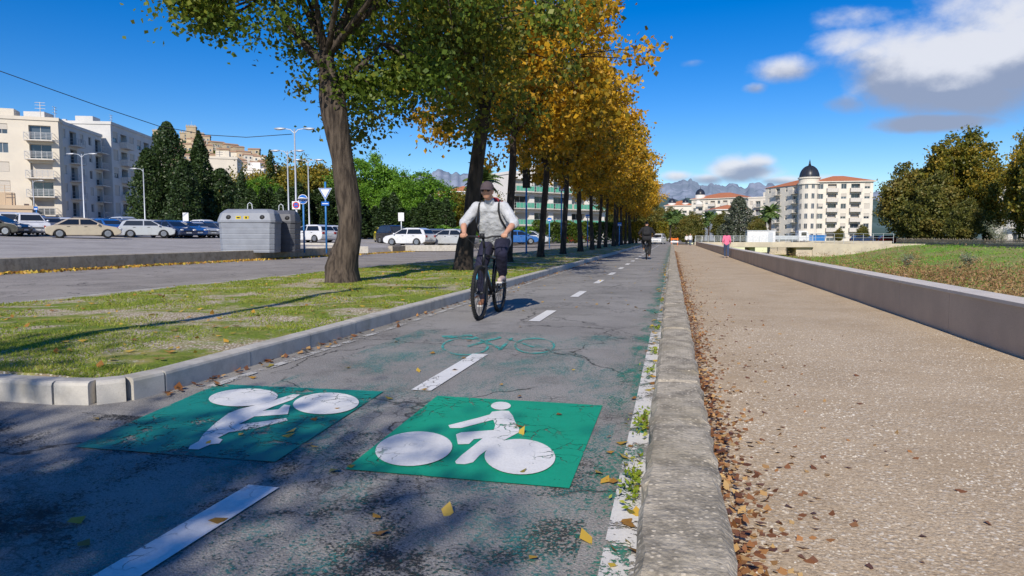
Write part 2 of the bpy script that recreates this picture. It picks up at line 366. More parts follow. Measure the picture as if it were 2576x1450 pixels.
m_navy=pm('navy_trousers',(.02,.02,.045),(.013,.013,.028),6,.85);m_cap=pm('cap_cloth',(.10,.075,.08),rough=.9)
m_shoe=pm('shoe_leather',(.55,.42,.38),rough=.7);m_shoeb=pm('brown_shoe',(.30,.14,.08));m_hair=pm('hair',(.03,.02,.015),rough=.6)
m_redp=pm('red_nylon',(.36,.03,.03),rough=.7);m_blk=pm('black_cloth',(.022,.022,.025),rough=.85)
m_pink=pm('pink_cloth',(.75,.18,.30),(.62,.14,.24),8,.9);m_jean=pm('jeans',(.06,.085,.16),rough=.9);m_tee=pm('white_cloth',(.7,.7,.7),rough=.9)
m_bframe=pm('bicycle_frame_paint',(.018,.02,.024),(.014,.016,.02),4,.35,.0);m_bcyan=pm('cyan_decal',(.06,.32,.48),rough=.3)
m_sole=pm('white_sole',(.6,.58,.55))
m_wood=pm('weathered_wood',(.40,.32,.22),(.28,.22,.16),4,.9)
m_orange=pm('orange_plastic',(.8,.18,.02),rough=.5)
# ---------------------------------------------------------------- ground & roads
zP=lambda x:.35+.033*min(max(-20-x,0),45)
mb=MB()
mb.add([(-9000,-600,-.26),(3.9,-600,-.26),(3.9,12000,-.26),(-9000,12000,-.26)],[(0,1,2,3)])
mb.add([(3.9,150,-.08),(9000,150,-.08),(9000,12000,-.08),(3.9,12000,-.08)],[(0,1,2,3)])
mb.add([(17.5,136,-.08),(37,130,-.08),(9000,130,-.08),(9000,150,-.08),(17.5,150,-.08)],[(0,1,2,3,4)])
mb.add([(38,-600,-.08),(9000,-600,-.08),(9000,130,-.08),(38,130,-.08)],[(0,1,2,3)])
struct(mb.obj('ground',[m_ground]),'Flat dusty ground reaching to the horizon','ground')
ground_sheet('bike_path',[(-9.4,-12),(-.06,-12),(-.06,125),(-9.4,125)],0,m_path,'Weathered grey asphalt cycle path with cracks and worn paint','bike path')
ground_sheet('service_road',[(-19.6,-30),(-9.4,-30),(-9.4,125),(-19.6,125)],-.002,m_road,'Pale brownish asphalt service road beside the car park','road')
mb=MB()
xs=[-19.9,-30,-45,-65,-130]
mb.add([(x,y,zP(x)) for x in xs for y in (-40,150)],[(2*i+2,2*i,2*i+1,2*i+3) for i in range(4)])
mb.add([(-19.9,38,.346),(-19.6,38,0.002),(-19.6,46,0.002),(-19.9,46,.346)],[(0,1,2,3)])
struct(mb.obj('parking_lot',[m_park]),'Large light grey asphalt car park','parking lot')
ground_sheet('road',[(-26,125),(3,125),(3,600),(-26,600)],-.03,m_road,'Asphalt road continuing towards the hills','road')
def pz_(x,y): return -.15+.006*noise.noise(Vector((x*.9,y*.5,0)))
mb=MB();V=[];Fc=[];nX,nY=10,160
for j in range(nY+1):
    y=-12+132*j/nY
    for i in range(nX+1):
        x=.1+3.58*i/nX;V.append((x,y,pz_(x,y)))
for j in range(nY):
    for i in range(nX): Fc.append((j*(nX+1)+i,j*(nX+1)+i+1,(j+1)*(nX+1)+i+1,(j+1)*(nX+1)+i))
mb.add(V,Fc);struct(mb.obj('promenade',[m_gravel],smooth=True),'Sandy gravel promenade strewn with pebbles','path')
# riverbed
nx,ny=44,70;X=np.linspace(3.9,60,nx);Y=np.linspace(-30,152,ny);V=[];Fc=[]
def bedz(x,y):
    t=min(max((x-22)/15,0),1);t=t*t*(3-2*t)
    z=-2.1+2.1*t*(1 if y<126 else .0)+.12*noise.noise(Vector((x*.15,y*.1,0)))
    if x>36: z=min(z,-.09)
    return z
for j in range(ny):
    for i in range(nx): V.append((X[i],Y[j],bedz(X[i],Y[j])))
for j in range(ny-1):
    for i in range(nx-1): Fc.append((j*nx+i,j*nx+i+1,(j+1)*nx+i+1,(j+1)*nx+i))
mb=MB();mb.add(V,Fc);struct(mb.obj('river_bank',[m_bed],smooth=True),'Grassy dry river bed with bright green grass','river bank')
# island
mb=MB();ix0,ix1,iy0,iy1=-9.4,-3.62,3.78,110
ny=220;nxx=26
V=[];Fc=[]
def iz(x,y): return .145+.035*noise.noise(Vector((x*.8,y*.8,0)))
for j in range(ny+1):
    y=iy0+(iy1-iy0)*(j/ny)**1.8
    for i in range(nxx+1):
        x=ix0+(ix1-ix0)*i/nxx
        e=min(i,nxx-i)
        V.append((x,y,iz(x,y) if e>0 and j>0 else .125))
for j in range(ny):
    for i in range(nxx): Fc.append((j*(nxx+1)+i,j*(nxx+1)+i+1,(j+1)*(nxx+1)+i+1,(j+1)*(nxx+1)+i))
mb.add(V,Fc);struct(mb.obj('grass_strip',[m_grass],smooth=True),'Patchy grass verge with bare gravelly soil','grass verge')
def kerbline(mb,pts,w,h,z0=-.02,seg=1.0,gap=.007,jit=1.0):
    for a,b in zip(pts[:-1],pts[1:]):
        a=Vector(a);b=Vector(b);L=(b-a).length;n=max(1,round(L/seg));d=(b-a)/L;ang=math.atan2(d.y,d.x)
        for i in range(n):
            c=a+d*(L*(i+.5)/n);l=L/n-gap
            hh=h+random.uniform(-.003,.003)*jit;ww=w/2
            prof=[(-ww,z0),(ww,z0),(ww,hh-.025),(ww-.007,hh-.008),(ww-.025,hh),(-ww+.02,hh),(-ww,hh-.02)];q=len(prof)
            vs=[(-l/2,y,z) for y,z in prof]+[(l/2,y,z) for y,z in prof]
            Mx=Matrix.Rotation(ang+random.uniform(-.0015,.0015)*jit,3,'Z')
            mb.add([Mx@Vector(v)+Vector((c.x,c.y,0)) for v in vs],[tuple(range(q-1,-1,-1)),tuple(range(q,2*q))]+[(k,(k+1)%q,q+(k+1)%q,q+k) for k in range(q)])
mb=MB()
arc=[(-3.56,4.1),(-3.6,3.86),(-3.72,3.74),(-3.95,3.70)]
kerbline(mb,[(-3.56,110),(-3.56,4.1)],.16,.155)
kerbline(mb,arc,.16,.155,seg=.4,gap=.001);kerbline(mb,[(-3.95,3.70),(-9.4,3.70)],.16,.155)
struct(mb.obj('kerb',[m_kerb]),'Grey concrete kerb stones around the grass verge','kerb')
mb=MB();kerbline(mb,[(-9.46,3.8),(-9.46,110)],.1,.14);struct(mb.obj('kerb',[m_kerb]),'Thin concrete edging between verge and road','kerb')
for y0,y1,lab in [(-8,38,'Low weathered concrete wall edging the car park'),(46,118,'Low weathered concrete wall beyond the car park entrance')]:
    mb=MB();kerbline(mb,[(-19.75,y0),(-19.75,y1)],.34,.47,seg=4);T(mb.obj('low_wall',[m_pkerb]),lab,'wall')
for (u0,u1,d,h) in [(770,925,43,.62),(1010,1190,52,.62),(700,870,50,.7)]:
    a=XY(u0,d);b=XY(u1,d+1);mb=MB()
    zz=zP((a[0]+b[0])/2);kerbline(mb,[a,b],.8,zz+.14,z0=zz-.3,seg=2)
    struct(mb.obj('traffic_island',[m_kerb]),'Pale concrete traffic island in the car park','traffic island')
# centre wall
mb=MB()
yy0=-3.43
while yy0<100:
    n=50 if yy0<12 else 4;L=2.585
    prof=[(-.085,-.2),(-.085,.165),(-.06,.192),(.05,.197),(.17,.193),(.2,.165),(.2,-.2)];q=len(prof)
    dx=random.uniform(-.006,.006);dz=random.uniform(-.008,.008);vs=[];fs=[]
    for j in range(n+1):
        yv=yy0+L*j/n
        for (x,z) in prof:
            jx=0.018*noise.noise(Vector((x*20,yv*7,z*9)));jz=.006*noise.noise(Vector((x*20+9,yv*8,3)))
            chip=max(0,noise.noise(Vector((x*30,yv*3.1,7)))-.26)*.09 if z>.16 and x!=.05 else 0
            endr=.015 if (j in(0,n) and z>.1) else 0
            vs.append((x+dx+jx*(z>.1)+(chip if x<0 else -chip),yv,z+dz+jz*(z>.1)-chip*.6-endr))
    for j in range(n):
        for k in range(q-1): fs.append((j*q+k,(j+1)*q+k,(j+1)*q+k+1,j*q+k+1))
    fs+= [tuple(range(q)),tuple(n*q+k for k in range(q-1,-1,-1))]
    mb.add(vs,fs);yy0+=2.6
T(mb.obj('low_wall',[m_lowwall]),'Long low wall of pitted aggregate concrete beside the cycle path','wall')
mb=MB();ys=-4
while ys<108:
    mb.bx(3.56,3.90,ys,ys+1.992,-.2,.37,0);mb.bx(3.545,3.92,ys,ys+1.994,.372,.415,1);ys+=2.0
mb.bx(3.60,3.87,-4,108,-2.4,.35,2)
T(mb.obj('low_wall',[m_seat,m_seattop,m_joint],bevel=.004),'Smooth brown concrete seat wall with pale coping along promenade','wall')
# ---------------------------------------------------------------- paint marks
def mark(name,polys,z,mat,label):
    mb=MB()
    for i,p in enumerate(polys):
        vs=[G(u,v,z+(i*.0012 if len(polys)<6 else 0)) for u,v in p];mb.add(vs,[tuple(range(len(p)))])
    o=mb.obj(name,[mat]);return struct(o,label,'road marking')
def ellp(cu,cv,ru,rv,n=36,rot=0): return [(cu+ru*math.cos(2*math.pi*i/n),cv+rv*math.sin(2*math.pi*i/n)+rot*math.cos(2*math.pi*i/n)) for i in range(n)]
mark('painted_panel',[[(1100,996),(868,1180),(1432,1228),(1516,1020)]],.007,m_green,'Bright green painted rectangle on the cycle path')
mark('painted_panel',[[(548,966),(185,1124),(692,1162),(965,985)]],.007,m_teal,'Worn teal painted rectangle on the cycle path')
body=[[(1238,1036),(1262,1033),(1280,1034),(1290,1046),(1296,1062),(1306,1078),(1305,1088),(1260,1112),(1230,1128),(1206,1146),(1190,1163),(1170,1168),(1148,1167),(1145,1161),(1160,1146),(1188,1124),(1214,1103),(1192,1105),(1180,1117),(1152,1118),(1147,1093),(1160,1088),(1200,1085),(1242,1082),(1246,1070),(1241,1056),(1160,1077),(1132,1077),(1128,1070),(1200,1052),(1232,1043)]]
mark('bicycle_symbol',body+[ellp(1260,1021,25,10),ellp(1041,1129,97,43,rot=-6),ellp(1308,1149,89,44.5,rot=2)],.011,m_white,'White painted cyclist symbol on green panel')
body2=[[(755,993),(738,992),(690,1006),(640,1020),(600,1030),(575,1040),(545,1062),(512,1092),(500,1110),(478,1122),(474,1130),(500,1131),(530,1118),(552,1116),(560,1106),(548,1102),(575,1088),(640,1078),(724,1058),(720,1052),(650,1062),(600,1068),(640,1048),(700,1044),(724,1042),(730,1020),(715,1018),(700,1030),(660,1034),(690,1022),(735,1006)]]
mark('bicycle_symbol',body2+[ellp(612,1000,87,22,rot=-4),ellp(820,1015,83,27,rot=-3)],.011,m_white,'White painted cyclist symbol on worn teal panel')
def ring(cu,cv,ru,rv,w):
    o=ellp(cu,cv,ru,rv);i=ellp(cu,cv,ru-w,rv-w*.45);n=len(o)
    return [[o[k],o[(k+1)%n],i[(k+1)%n],i[k]] for k in range(n)]
m_tealring=paint('faded_turquoise_paint',(.08,.42,.36),.44,6,fine=.6,soft=.1)
mark('bicycle_symbol',ring(1345,870,52,20,6)+ring(1170,872,60,22,6)+[[(1170,870),(1175,874),(1262,850),(1258,846)],[(1258,846),(1264,848),(1345,872),(1340,874)],[(1190,850),(1260,880),(1266,877),(1196,847)],[(1252,880),(1262,880),(1292,850),(1284,850)],[(1110,845),(1118,852),(1190,846),(1186,842)]],.0075,m_tealring,'Faded turquoise outline of a bicycle')
CX=-1.73
def yat(v): return G(1690-(v-597)*1.62,v).y
dy=[(1228,1560),(893,985)]
spans=[(yat(b),yat(a)) for a,b in dy]
y=yat(810)
while y<100: spans.append((y,y+1.35));y+=3.75
for i,(a,b) in enumerate(spans):
    o=MB();o.add([(CX-.075,a,.0085),(CX+.075,a,.0085),(CX+.075,b,.0085),(CX-.075,b,.0085)],[(0,1,2,3)])
    struct(o.obj('lane_line',[m_white]),'White painted dash of the cycle path centre line','road marking')
def strip(name,x0,x1,y0,y1,z,mat,label,wig=0):
    mb=MB();n=40;vs=[]
    for i in range(n+1):
        y=y0+(y1-y0)*i/n;w=wig*noise.noise(Vector((y,0,0)));vs+=[(x0+w,y,z),(x1+w,y,z)]
    mb.add(vs,[(2*i,2*i+1,2*i+3,2*i+2) for i in range(n)]);return struct(mb.obj(name,[mat]),label,'road marking')
strip('edge_line',-.215,-.09,.8,8,.009,m_whitew,'Worn white edge line beside the low wall')
strip('edge_line',-.17,-.09,8,40,.009,m_whitel,'Faded white edge line beside the low wall')
strip('edge_line',-3.32,-3.24,4.2,30,.009,m_whitel,'Faded white line along the kerb')
strip('worn_paint',-.56,-.12,1.2,90,.0045,m_tealw2,'Patchy green paint along the cycle path edge')
strip('worn_paint',-2.9,-.3,.8,7.6,.0035,m_tealw,'Scattered turquoise paint traces on asphalt')
strip('dark_stain',-4.6,-.3,.8,3.5,.0025,m_stain,'Dark stains on old asphalt')
mb=MB()
for k in range(14):
    x=-26-k*2.6
    for yc in (44,60): mb.add([(x,yc,zP(x)+.01),(x+.12,yc,zP(x+.12)+.01),(x+.12,yc+5,zP(x+.12)+.01),(x,yc+5,zP(x)+.01)],[(0,1,2,3)])
struct(mb.obj('parking_lines',[m_whitew]),'White parking bay lines','road marking')
# ---------------------------------------------------------------- scatter
def scat(name,N,fn,size,mat,label,cat,flat=.75,elong=1.4):
    C=[];
    while len(C)<N:
        p=fn()
        if p is not None:C.append(p)
    o=ob(name,leaves(name,np.array(C),size,mat,elong,flat));T(o,label,cat,None,'stuff');return o
R=random.random;U=random.uniform
def f1():
    y=.6+60*R()**1.9;w=.11*(1+.6*noise.noise(Vector((y*1.1,0,0))))
    x=.21+(abs(random.gauss(0,w)) if R()<.8 else random.expovariate(3.2))
    if x>3: return None
    return (x,y,-.142+.06*R()**2*(x<.35))
scat('fallen_leaves',8600,f1,.045,m_dry,'Band of dry brown fallen leaves against the low wall','fallen leaves',.68)
def f2():
    y=1+30*R()**1.6
    if R()<.55: x=-.1-abs(random.gauss(0,.1))
    else: x=U(-3.4,-.1)
    return (x,y,.018)
scat('fallen_leaves',330,f2,.06,m_yleaf,'Yellow and brown leaves scattered on the cycle path','fallen leaves')
def f3(): return (-3.47+abs(random.gauss(0,.08)),4+50*R()**1.3,.02)
scat('fallen_leaves',450,f3,.065,m_dry,'Dry leaves gathered along the kerb','fallen leaves')
def f4():
    x=U(-9.3,-3.7);y=4+60*R()**1.2;return (x,y,iz(x,y)+.02)
scat('fallen_leaves',1900,f4,.07,m_yleaf,'Yellow leaves scattered over the grass verge','fallen leaves')
def f5(): return (-19.5+abs(random.gauss(0,.35)),U(8,60),.04)
scat('fallen_leaves',4200,f5,.12,m_yleaf,'Yellow leaves lying along the car park wall','fallen leaves',.35)
# pebbles
N=15000;oc=np.array([(1,0,0),(0,1,0),(-1,0,0),(0,-1,0),(0,0,1.)])
yv=.9+9*rng.random(N)**1.7;xv=rng.uniform(.25,3.5,N);s=rng.uniform(.003,.0095,N)*(1+(yv>3)*.4)
ang=rng.uniform(0,6.28,N)
ca,sa=np.cos(ang),np.sin(ang)
asp=rng.uniform(.6,1,N);pts=[]
zpe=np.array([pz_(x,y) for x,y in zip(xv,yv)])
for o in oc:
    lx=o[0]*s;ly=o[1]*s*asp;pts.append(np.stack([xv+lx*ca-ly*sa,yv+lx*sa+ly*ca,zpe-.001+o[2]*s*.65],axis=1))
VV=np.stack(pts,axis=1).reshape(-1,3);me=bpy.data.meshes.new('pebbles')
fs=[]
for i in range(N):
    o=i*5;fs+=[(o,o+1,o+4),(o+1,o+2,o+4),(o+2,o+3,o+4),(o+3,o,o+4)]
me.from_pydata(VV.tolist(),[],fs);me.materials.append(leafm('pebble_stone',[(.36,.29,.21),(.54,.45,.34),(.68,.60,.47),(.78,.72,.62)],2,0.0,.6));me.polygons.foreach_set('use_smooth',[True]*len(fs))
T(ob('pebbles',me),'Pale pebbles scattered over the promenade','pebbles',None,'stuff')
# grass blades
N=72000;xv=[];yv2=[]
while len(xv)<N:
    x=U(-9.3,-3.65);y=3.8+18*R()**1.7
    n=noise.noise(Vector((x*.9,y*.9,3)))+.5*noise.noise(Vector((x*2.7,y*2.7,3)))
    if n>-.12+R()*.3-(.1 if x<-6 else 0): xv.append(x);yv2.append(y)
x=np.array(xv);y=np.array(yv2);a=rng.uniform(0,6.28,N);h=rng.uniform(.008,.026,N)*(1+y*.02);w=.004+.0006*y
lean=rng.normal(0,.02,(N,2));z=np.array([iz(p,q) for p,q in zip(xv,yv2)])
V=np.stack([np.stack([x-np.cos(a)*w,y-np.sin(a)*w,z-.01],1),np.stack([x+np.cos(a)*w,y+np.sin(a)*w,z-.01],1),np.stack([x+lean[:,0],y+lean[:,1],z+h],1)],1)
T(ob('grass',quads('grass',V,[m_blade])),'Short green grass blades on the verge','grass',None,'stuff')
def f7():
    c=random.choice([2.9,3.1,3.9,4.1,5.6,8.3,12,6.6]);return (-.12-abs(random.gauss(0,.035)),c+random.gauss(0,.1),U(.01,.045))
scat('weeds',520,f7,.028,m_blade,'Small green weeds growing at the wall foot','weeds',.2,2.2)
C=[]
for k in range(2100):
    if k<600: cx,cy=U(5,30),U(14,110)
    else: cx,cy=U(5,26),U(12,66)
    hh=U(.5,1.2)*(1.0 if R()<.85 else 1.5)
    zb=bedz(cx,cy)
    for i in range(22):
        t=R();C.append((cx+random.gauss(0,.3)*(.4+t),cy+random.gauss(0,.3)*(.4+t),zb+t*hh))
T(ob('dry_weeds',leaves('dry_weeds',np.array(C),.22,m_weed,4)),'Reddish brown dry weeds in the river bed','weeds',None,'stuff')
m_rg=leafm('river_grass_blades',[(.10,.24,.02),(.20,.38,.03),(.32,.44,.06)],.3,.4,.6)
C=[]
for k in range(2400):
    cx=U(8,36);cy=U(48,125);zb=bedz(cx,cy)
    for i in range(7): C.append((cx+random.gauss(0,.4),cy+random.gauss(0,.4),zb+R()*.2))
T(ob('grass',leaves('grass',np.array(C),.2,m_rg,2.5)),'Rough green grass in the river bed','grass',None,'stuff')
# ---------------------------------------------------------------- trees
def crown_pts(c,r,ncl,per,cr,gap=.0,ns=.45,low=-.8,seed=0,pw=.45):
    out=[];cl=[];k=0
    while len(cl)<ncl and k<ncl*30:
        k+=1
        d=Vector((random.gauss(0,1),random.gauss(0,1),random.gauss(0,1))).normalized()*(R()**pw)
        if d.z<low: continue
        bump=1+.36*noise.noise(Vector((d.x*2+seed,d.y*2,d.z*2)))
        p=Vector((c[0]+d.x*r[0]*bump,c[1]+d.y*r[1]*bump,c[2]+d.z*r[2]*bump))
        if noise.noise(p*ns+Vector((seed*7,0,0)))<gap-.25+R()*.1: continue
        cl.append(p)
    cl=np.array([tuple(p) for p in cl])
    n=len(cl)*per
    idx=np.repeat(np.arange(len(cl)),per)
    rr=cr*rng.uniform(.45,1.35,len(cl))[idx][:,None]
    pts=cl[idx]+rng.normal(size=(n,3))*rr*np.array([.55,.55,.4])
    return pts,cl
def curve(a,b,sag,n=6):
    a=Vector(a);b=Vector(b);m=(a+b)/2+Vector(sag);return [a*(1-t)**2+m*2*t*(1-t)+b*t*t for t in [i/n for i in range(n+1)]]
def make_tree(name,base,tp,tr,c,r,ncl,per,cr,lsize,lm,bm,label,cat='tree',limbs=9,gap=.1,seed=0,low=-.8,twigs=60,group=None,limbx=None,n=14,pw=.45,ns=.45,elong=1.35,extracl=None):
    e=E(name,base,label,cat,group=group)
    mb=MB();mb.tube(tp,tr,n,0,True,.12)
    pts,cl=crown_pts(c,r,ncl,per,cr,gap,ns,low,seed,pw)
    if extracl:
        for (c2,r2,n2) in extracl:
            p2,cl2=crown_pts(c2,r2,n2,per,cr,gap,ns,-.95,seed+3,.6);pts=np.concatenate([pts,p2]);cl=np.concatenate([cl,cl2])
    lim=[]
    for a_,b_,ra in (limbx or []):
        cv=curve(a_,b_,(0,0,-.25));mb.tube(cv,[ra*(1-.75*t/6) for t in range(7)],10,0,True,.1);lim+=cv[2:]
    for i in range(limbs):
        a=2*math.pi*(i+R()*.5)/limbs;rad=U(.35,.75)
        q=Vector((c[0]+r[0]*rad*math.cos(a),c[1]+r[1]*rad*math.sin(a),c[2]+r[2]*U(-.25,.65)))
        st=Vector(tp[-1]).lerp(Vector(tp[-2]),R()*.7)
        cv=curve(st,q,(0,0,U(-.2,.5)));r0=tr[-1]*U(.45,.75)
        mb.tube(cv,[r0*(1-.85*t/6) for t in range(7)],7);lim+=cv[2:]
    for i in range(min(twigs,len(cl))):
        q=Vector(cl[int(R()*len(cl))]);s=min(lim,key=lambda p:(p-q).length)
        mb.tube(curve(s,q,(0,0,.15),3),[.03,.022,.015,.008],4,0,False)
    mb.obj('trunk',[bm],e,smooth=True)
    ob('crown',leaves('crown',pts,lsize,lm,elong),e)
    return e
b1=P(862,712,14.4);b1.z=.12
def L(u,v,d=14.4): p=P(u,v,d)-b1;return p
tp=[L(862,722),L(864,708),L(862,675),L(870,640),L(879,600),L(879,550),L(875,500),L(869,450),L(861,400),L(850,340),L(840,290),L(834,250),L(829,205),L(824,160),L(820,130)]
tr=[.45,.38,.33,.285,.25,.235,.235,.23,.225,.24,.28,.29,.21,.17,.15]
t1=make_tree('tree',b1,tp,tr,L(855,-20)+Vector((.3,0,.8)),(4.5,3.4,2.6),235,105,.62,.115,m_gl,m_bark,'Leaning green-leaved tree with thick gnarled bark on the verge',limbs=8,gap=.25,seed=1,low=-.68,twigs=140,n=22,ns=.65,
   limbx=[(L(824,170),L(680,-10),.13),(L(821,140),L(905,-60),.14),(L(830,215),L(960,110),.10)],extracl=[(L(1000,215),(.9,1.2,.7),28),(L(800,195),(.5,.8,.35),6),(L(520,10),(1.0,1.0,.45),22)])
b2=P(1168,682,19.8);b2.z=.12
def L2(u,v,d=19.8): return P(u,v,d)-b2
tp=[L2(1166,690),L2(1168,670),L2(1172,620),L2(1182,560),L2(1190,500),L2(1198,430),L2(1206,360),L2(1216,300),L2(1228,230)]
tr=[.36,.30,.25,.22,.21,.205,.20,.19,.15]
t2=make_tree('tree',b2,tp,tr,L2(1120,140)+Vector((0,0,0)),(3.9,3.4,3.0),225,92,.60,.135,m_gl2,m_bark2,'Dark-trunked green tree with golden tinge on the verge',limbs=11,gap=.26,seed=2,twigs=110,n=14,ns=.65)
vars_=[]
for k in range(3):
    lean=U(-.3,.3);h=3.6+U(-.3,.4)
    tp=[(0,0,-.1),(0,0,.25),(lean*.2,U(-.1,.1),1.2),(lean*.6,U(-.1,.1),2.4),(lean,0,h),(lean*1.2,0,h+1.6)]
    vars_.append(dict(tp=tp,tr=[.25,.18,.155,.145,.14,.10],seed=4+k*3))
gidx=[0,1,2,0,2,1,0,1,2,1,0,2,1,0,2]
made={}
for k in range(15):
    D=26+6.5*k
    xw=-6.0+U(-.15,.15);y=(D-.227*6)/.974
    gi=gidx[k]
    if gi not in made:
        v=vars_[gi]
        made[gi]=make_tree('tree',(xw,y,.12),v['tp'],v['tr'],(0.1,0,7.8),(4.1,3.6,4.2),225,80,.60,.20,m_yl,m_bark2,'Tall golden autumn tree in the verge row',limbs=9,gap=.22,seed=v['seed'],low=-.80,twigs=90,group='row of trees along the verge',n=12,ns=.6,elong=1.2)
    else: copytree(made[gi],(xw,y,.12),U(0,6.28),sc=(U(.92,1.06),U(.92,1.06),U(.93,1.05)))
for t in (t1,t2): t['group']='row of trees along the verge'
copytree(t2,(-4.6,-8.8,-.02),0.4,sc=(1.0,1.0,1.0),label='Green tree with golden tinge by the start of the path')
copytree(t1,(-3.2,-11.3,-.02),1.2,sc=.95,label='Green-leaved tree standing by the start of the path')
copytree(t1,(-8.6,-10.6,-.02),3.2,sc=.95,label='Green-leaved tree standing by the start of the path')
# conifers
def conifer(R0,H,n,size,shape=.8,mat=None,seed=0):
    C=[]
    for i in range(n):
        t=R()**1.3;a=U(0,6.28);rr=R0*(1-t)**shape*(.45+.55*min(1,t*8+.3))
        rr*=1+.38*noise.noise(Vector((math.cos(a)*1.6+seed,math.sin(a)*1.6,t*H*.7)))+.10*math.sin(t*H*3+a*2)
        q=R()**.35;C.append((rr*q*math.cos(a),rr*q*math.sin(a),.3+t*H))
    me=leaves('crown',np.array(C),size,mat or m_cy,2.2)
    return me
def con_tree(R0,H,n,size,loc,label,cat='tree',shape=.8,mat=None,seed=0,group=None,name='cypress_tree'):
    e=E(name,loc,label,cat,group=group)
    MB().tube([(0,0,-.5),(0,0,H*.5),(0,0,H*.93)],[R0*.09+.08,R0*.06+.04,.03],8).obj('trunk',[m_bark2],e)
    ob('crown',conifer(R0,H,n,size,shape,mat,seed),e);return e
def loc(u,d,z=None):
    x,y=XY(u,d);return (x,y,zP(x) if z is None else z)
con_tree(3.8,14.2,14000,.42,loc(430,92),'Broad dark green conifer beside the car park',seed=1,name='conifer_tree',shape=.5)
con_tree(3.0,10.5,9000,.4,loc(378,90),'Dark green conifer beside the car park',seed=5,name='conifer_tree',shape=.5)
con_tree(3.8,13.4,13000,.42,loc(508,94),'Tall pointed dark conifer beside the car park',seed=2,name='conifer_tree',shape=.85)
con_tree(3.4,8.5,9000,.4,loc(560,95),'Low dark conifer beside the car park',seed=3,name='conifer_tree',shape=.45)
con_tree(2.6,9.0,7000,.4,loc(468,88),'Dark green conifer beside the car park',seed=9,name='conifer_tree',shape=.5)
cy=con_tree(1.15,7.2,3600,.3,loc(612,82),'Slim dark cypress in a screen of cypresses',seed=4,group='cypresses screening the car park',shape=.5)
u=634
while u<1125:
    if not(955<u<968): copytree(cy,loc(u,82+U(-3,3)),U(0,6),sc=(U(.9,1.5),U(.9,1.5),U(.68,1.0) if u<880 else U(.5,.78)))
    u+=U(17,30)
copytree(cy,loc(685,110),0,sc=(1.2,1.2,1.75))
bg=make_tree('broadleaf_tree',loc(700,112),[(0,0,0),(0,0,2),(0,0,4)],[.3,.25,.2],(0,0,6.5),(5,5,5),230,50,1.0,.42,m_yl2,m_bark2,'Rounded green and brown tree beyond the car park',limbs=6,gap=-.1,seed=3,low=-.95,twigs=10,group='broadleaf trees beyond the car park')
for u,d,s in [(755,115,1.1),(805,108,1.02),(650,118,.95),(870,110,1.0),(1140,105,.7),(1190,110,.65),(1240,105,.6),(590,120,.9),(1120,118,.75)]:
    copytree(bg,loc(u,d),U(0,6),sc=s)
pn=make_tree('pine_tree',loc(925,98),[(0,0,0),(0,0,3),(0,0,5)],[.35,.3,.25],(0,0,6.0),(5.6,5.6,5.6),420,60,.75,.28,m_pn,m_bark2,'Bright green rounded umbrella pine beyond cypresses',limbs=6,gap=-.25,seed=8,low=-.6,twigs=10,group='umbrella pines beyond the car park',pw=.22)
copytree(pn,loc(1045,96),1.0,sc=(.95,.95,.80));copytree(pn,loc(985,102),2.0,sc=(.7,.7,.86));copytree(pn,loc(655,104),2.0,sc=(.7,.7,.72))
copytree(pn,loc(1010,93),2.6,sc=(.6,.6,.68))
def hedge(u0,u1,d,h,mat,label,size=.22,n=9000,z=None):
    a=loc(u0,d,z);b=loc(u1,d+2,z);C=[]
    for i in range(n):
        t=R();q=R();hh=h*(1+.2*noise.noise(Vector((t*9,0,0))))
        C.append((a[0]+(b[0]-a[0])*t,a[1]+(b[1]-a[1])*t+U(-.8,.8),a[2]+hh*q**.6))
    T(ob('hedge',leaves('hedge',np.array(C),size,mat,1.5)),label,'hedge')
hedge(1100,1340,73,1.7,m_pn,'Clipped green hedge beside the car park')
hedge(1340,1560,84,2.6,m_gl,'Green hedge beyond the row of trees',.25)
hedge(1560,1680,110,3.2,m_yl2,'Green and golden shrubs beside the road',.3)
rt=make_tree('plane_tree',loc(2400,118,-.1),[(0,0,0),(0,0,3),(0,0,7)],[.45,.35,.28],(0,0,10.2),(5.4,5.4,9.3),380,70,1.1,.5,m_yl2,m_bark2,'Big green and golden tree on the far river bank',limbs=8,gap=.1,seed=5,low=-.97,twigs=30,group='trees on the far river bank',ns=.3,pw=.5)
rt2=make_tree('plane_tree',loc(2285,122,-.1),[(0,0,0),(0,0,3),(0,0,5)],[.35,.3,.2],(0,0,6.8),(4.9,4.9,6.6),400,70,1.05,.45,m_ol,m_bark2,'Rounded olive green tree on the far river bank',limbs=8,gap=-.05,seed=6,low=-.97,twigs=20,group='trees on the far river bank')
copytree(rt,loc(2475,112,-.1),2.,sc=(.62,.62,.74));copytree(rt,loc(2585,98,-.1),1.,sc=(.62,.62,.84));copytree(rt2,loc(2345,115,-.1),3.,sc=(.8,.8,.85))
copytree(rt,loc(2650,90,-.1),4.,sc=(.75,.75,.85));copytree(rt2,loc(2425,105,-.1),3.,sc=(.5,.5,.5))
copytree(rt,loc(2338,125,-.1),5.,sc=(.7,.7,.80))
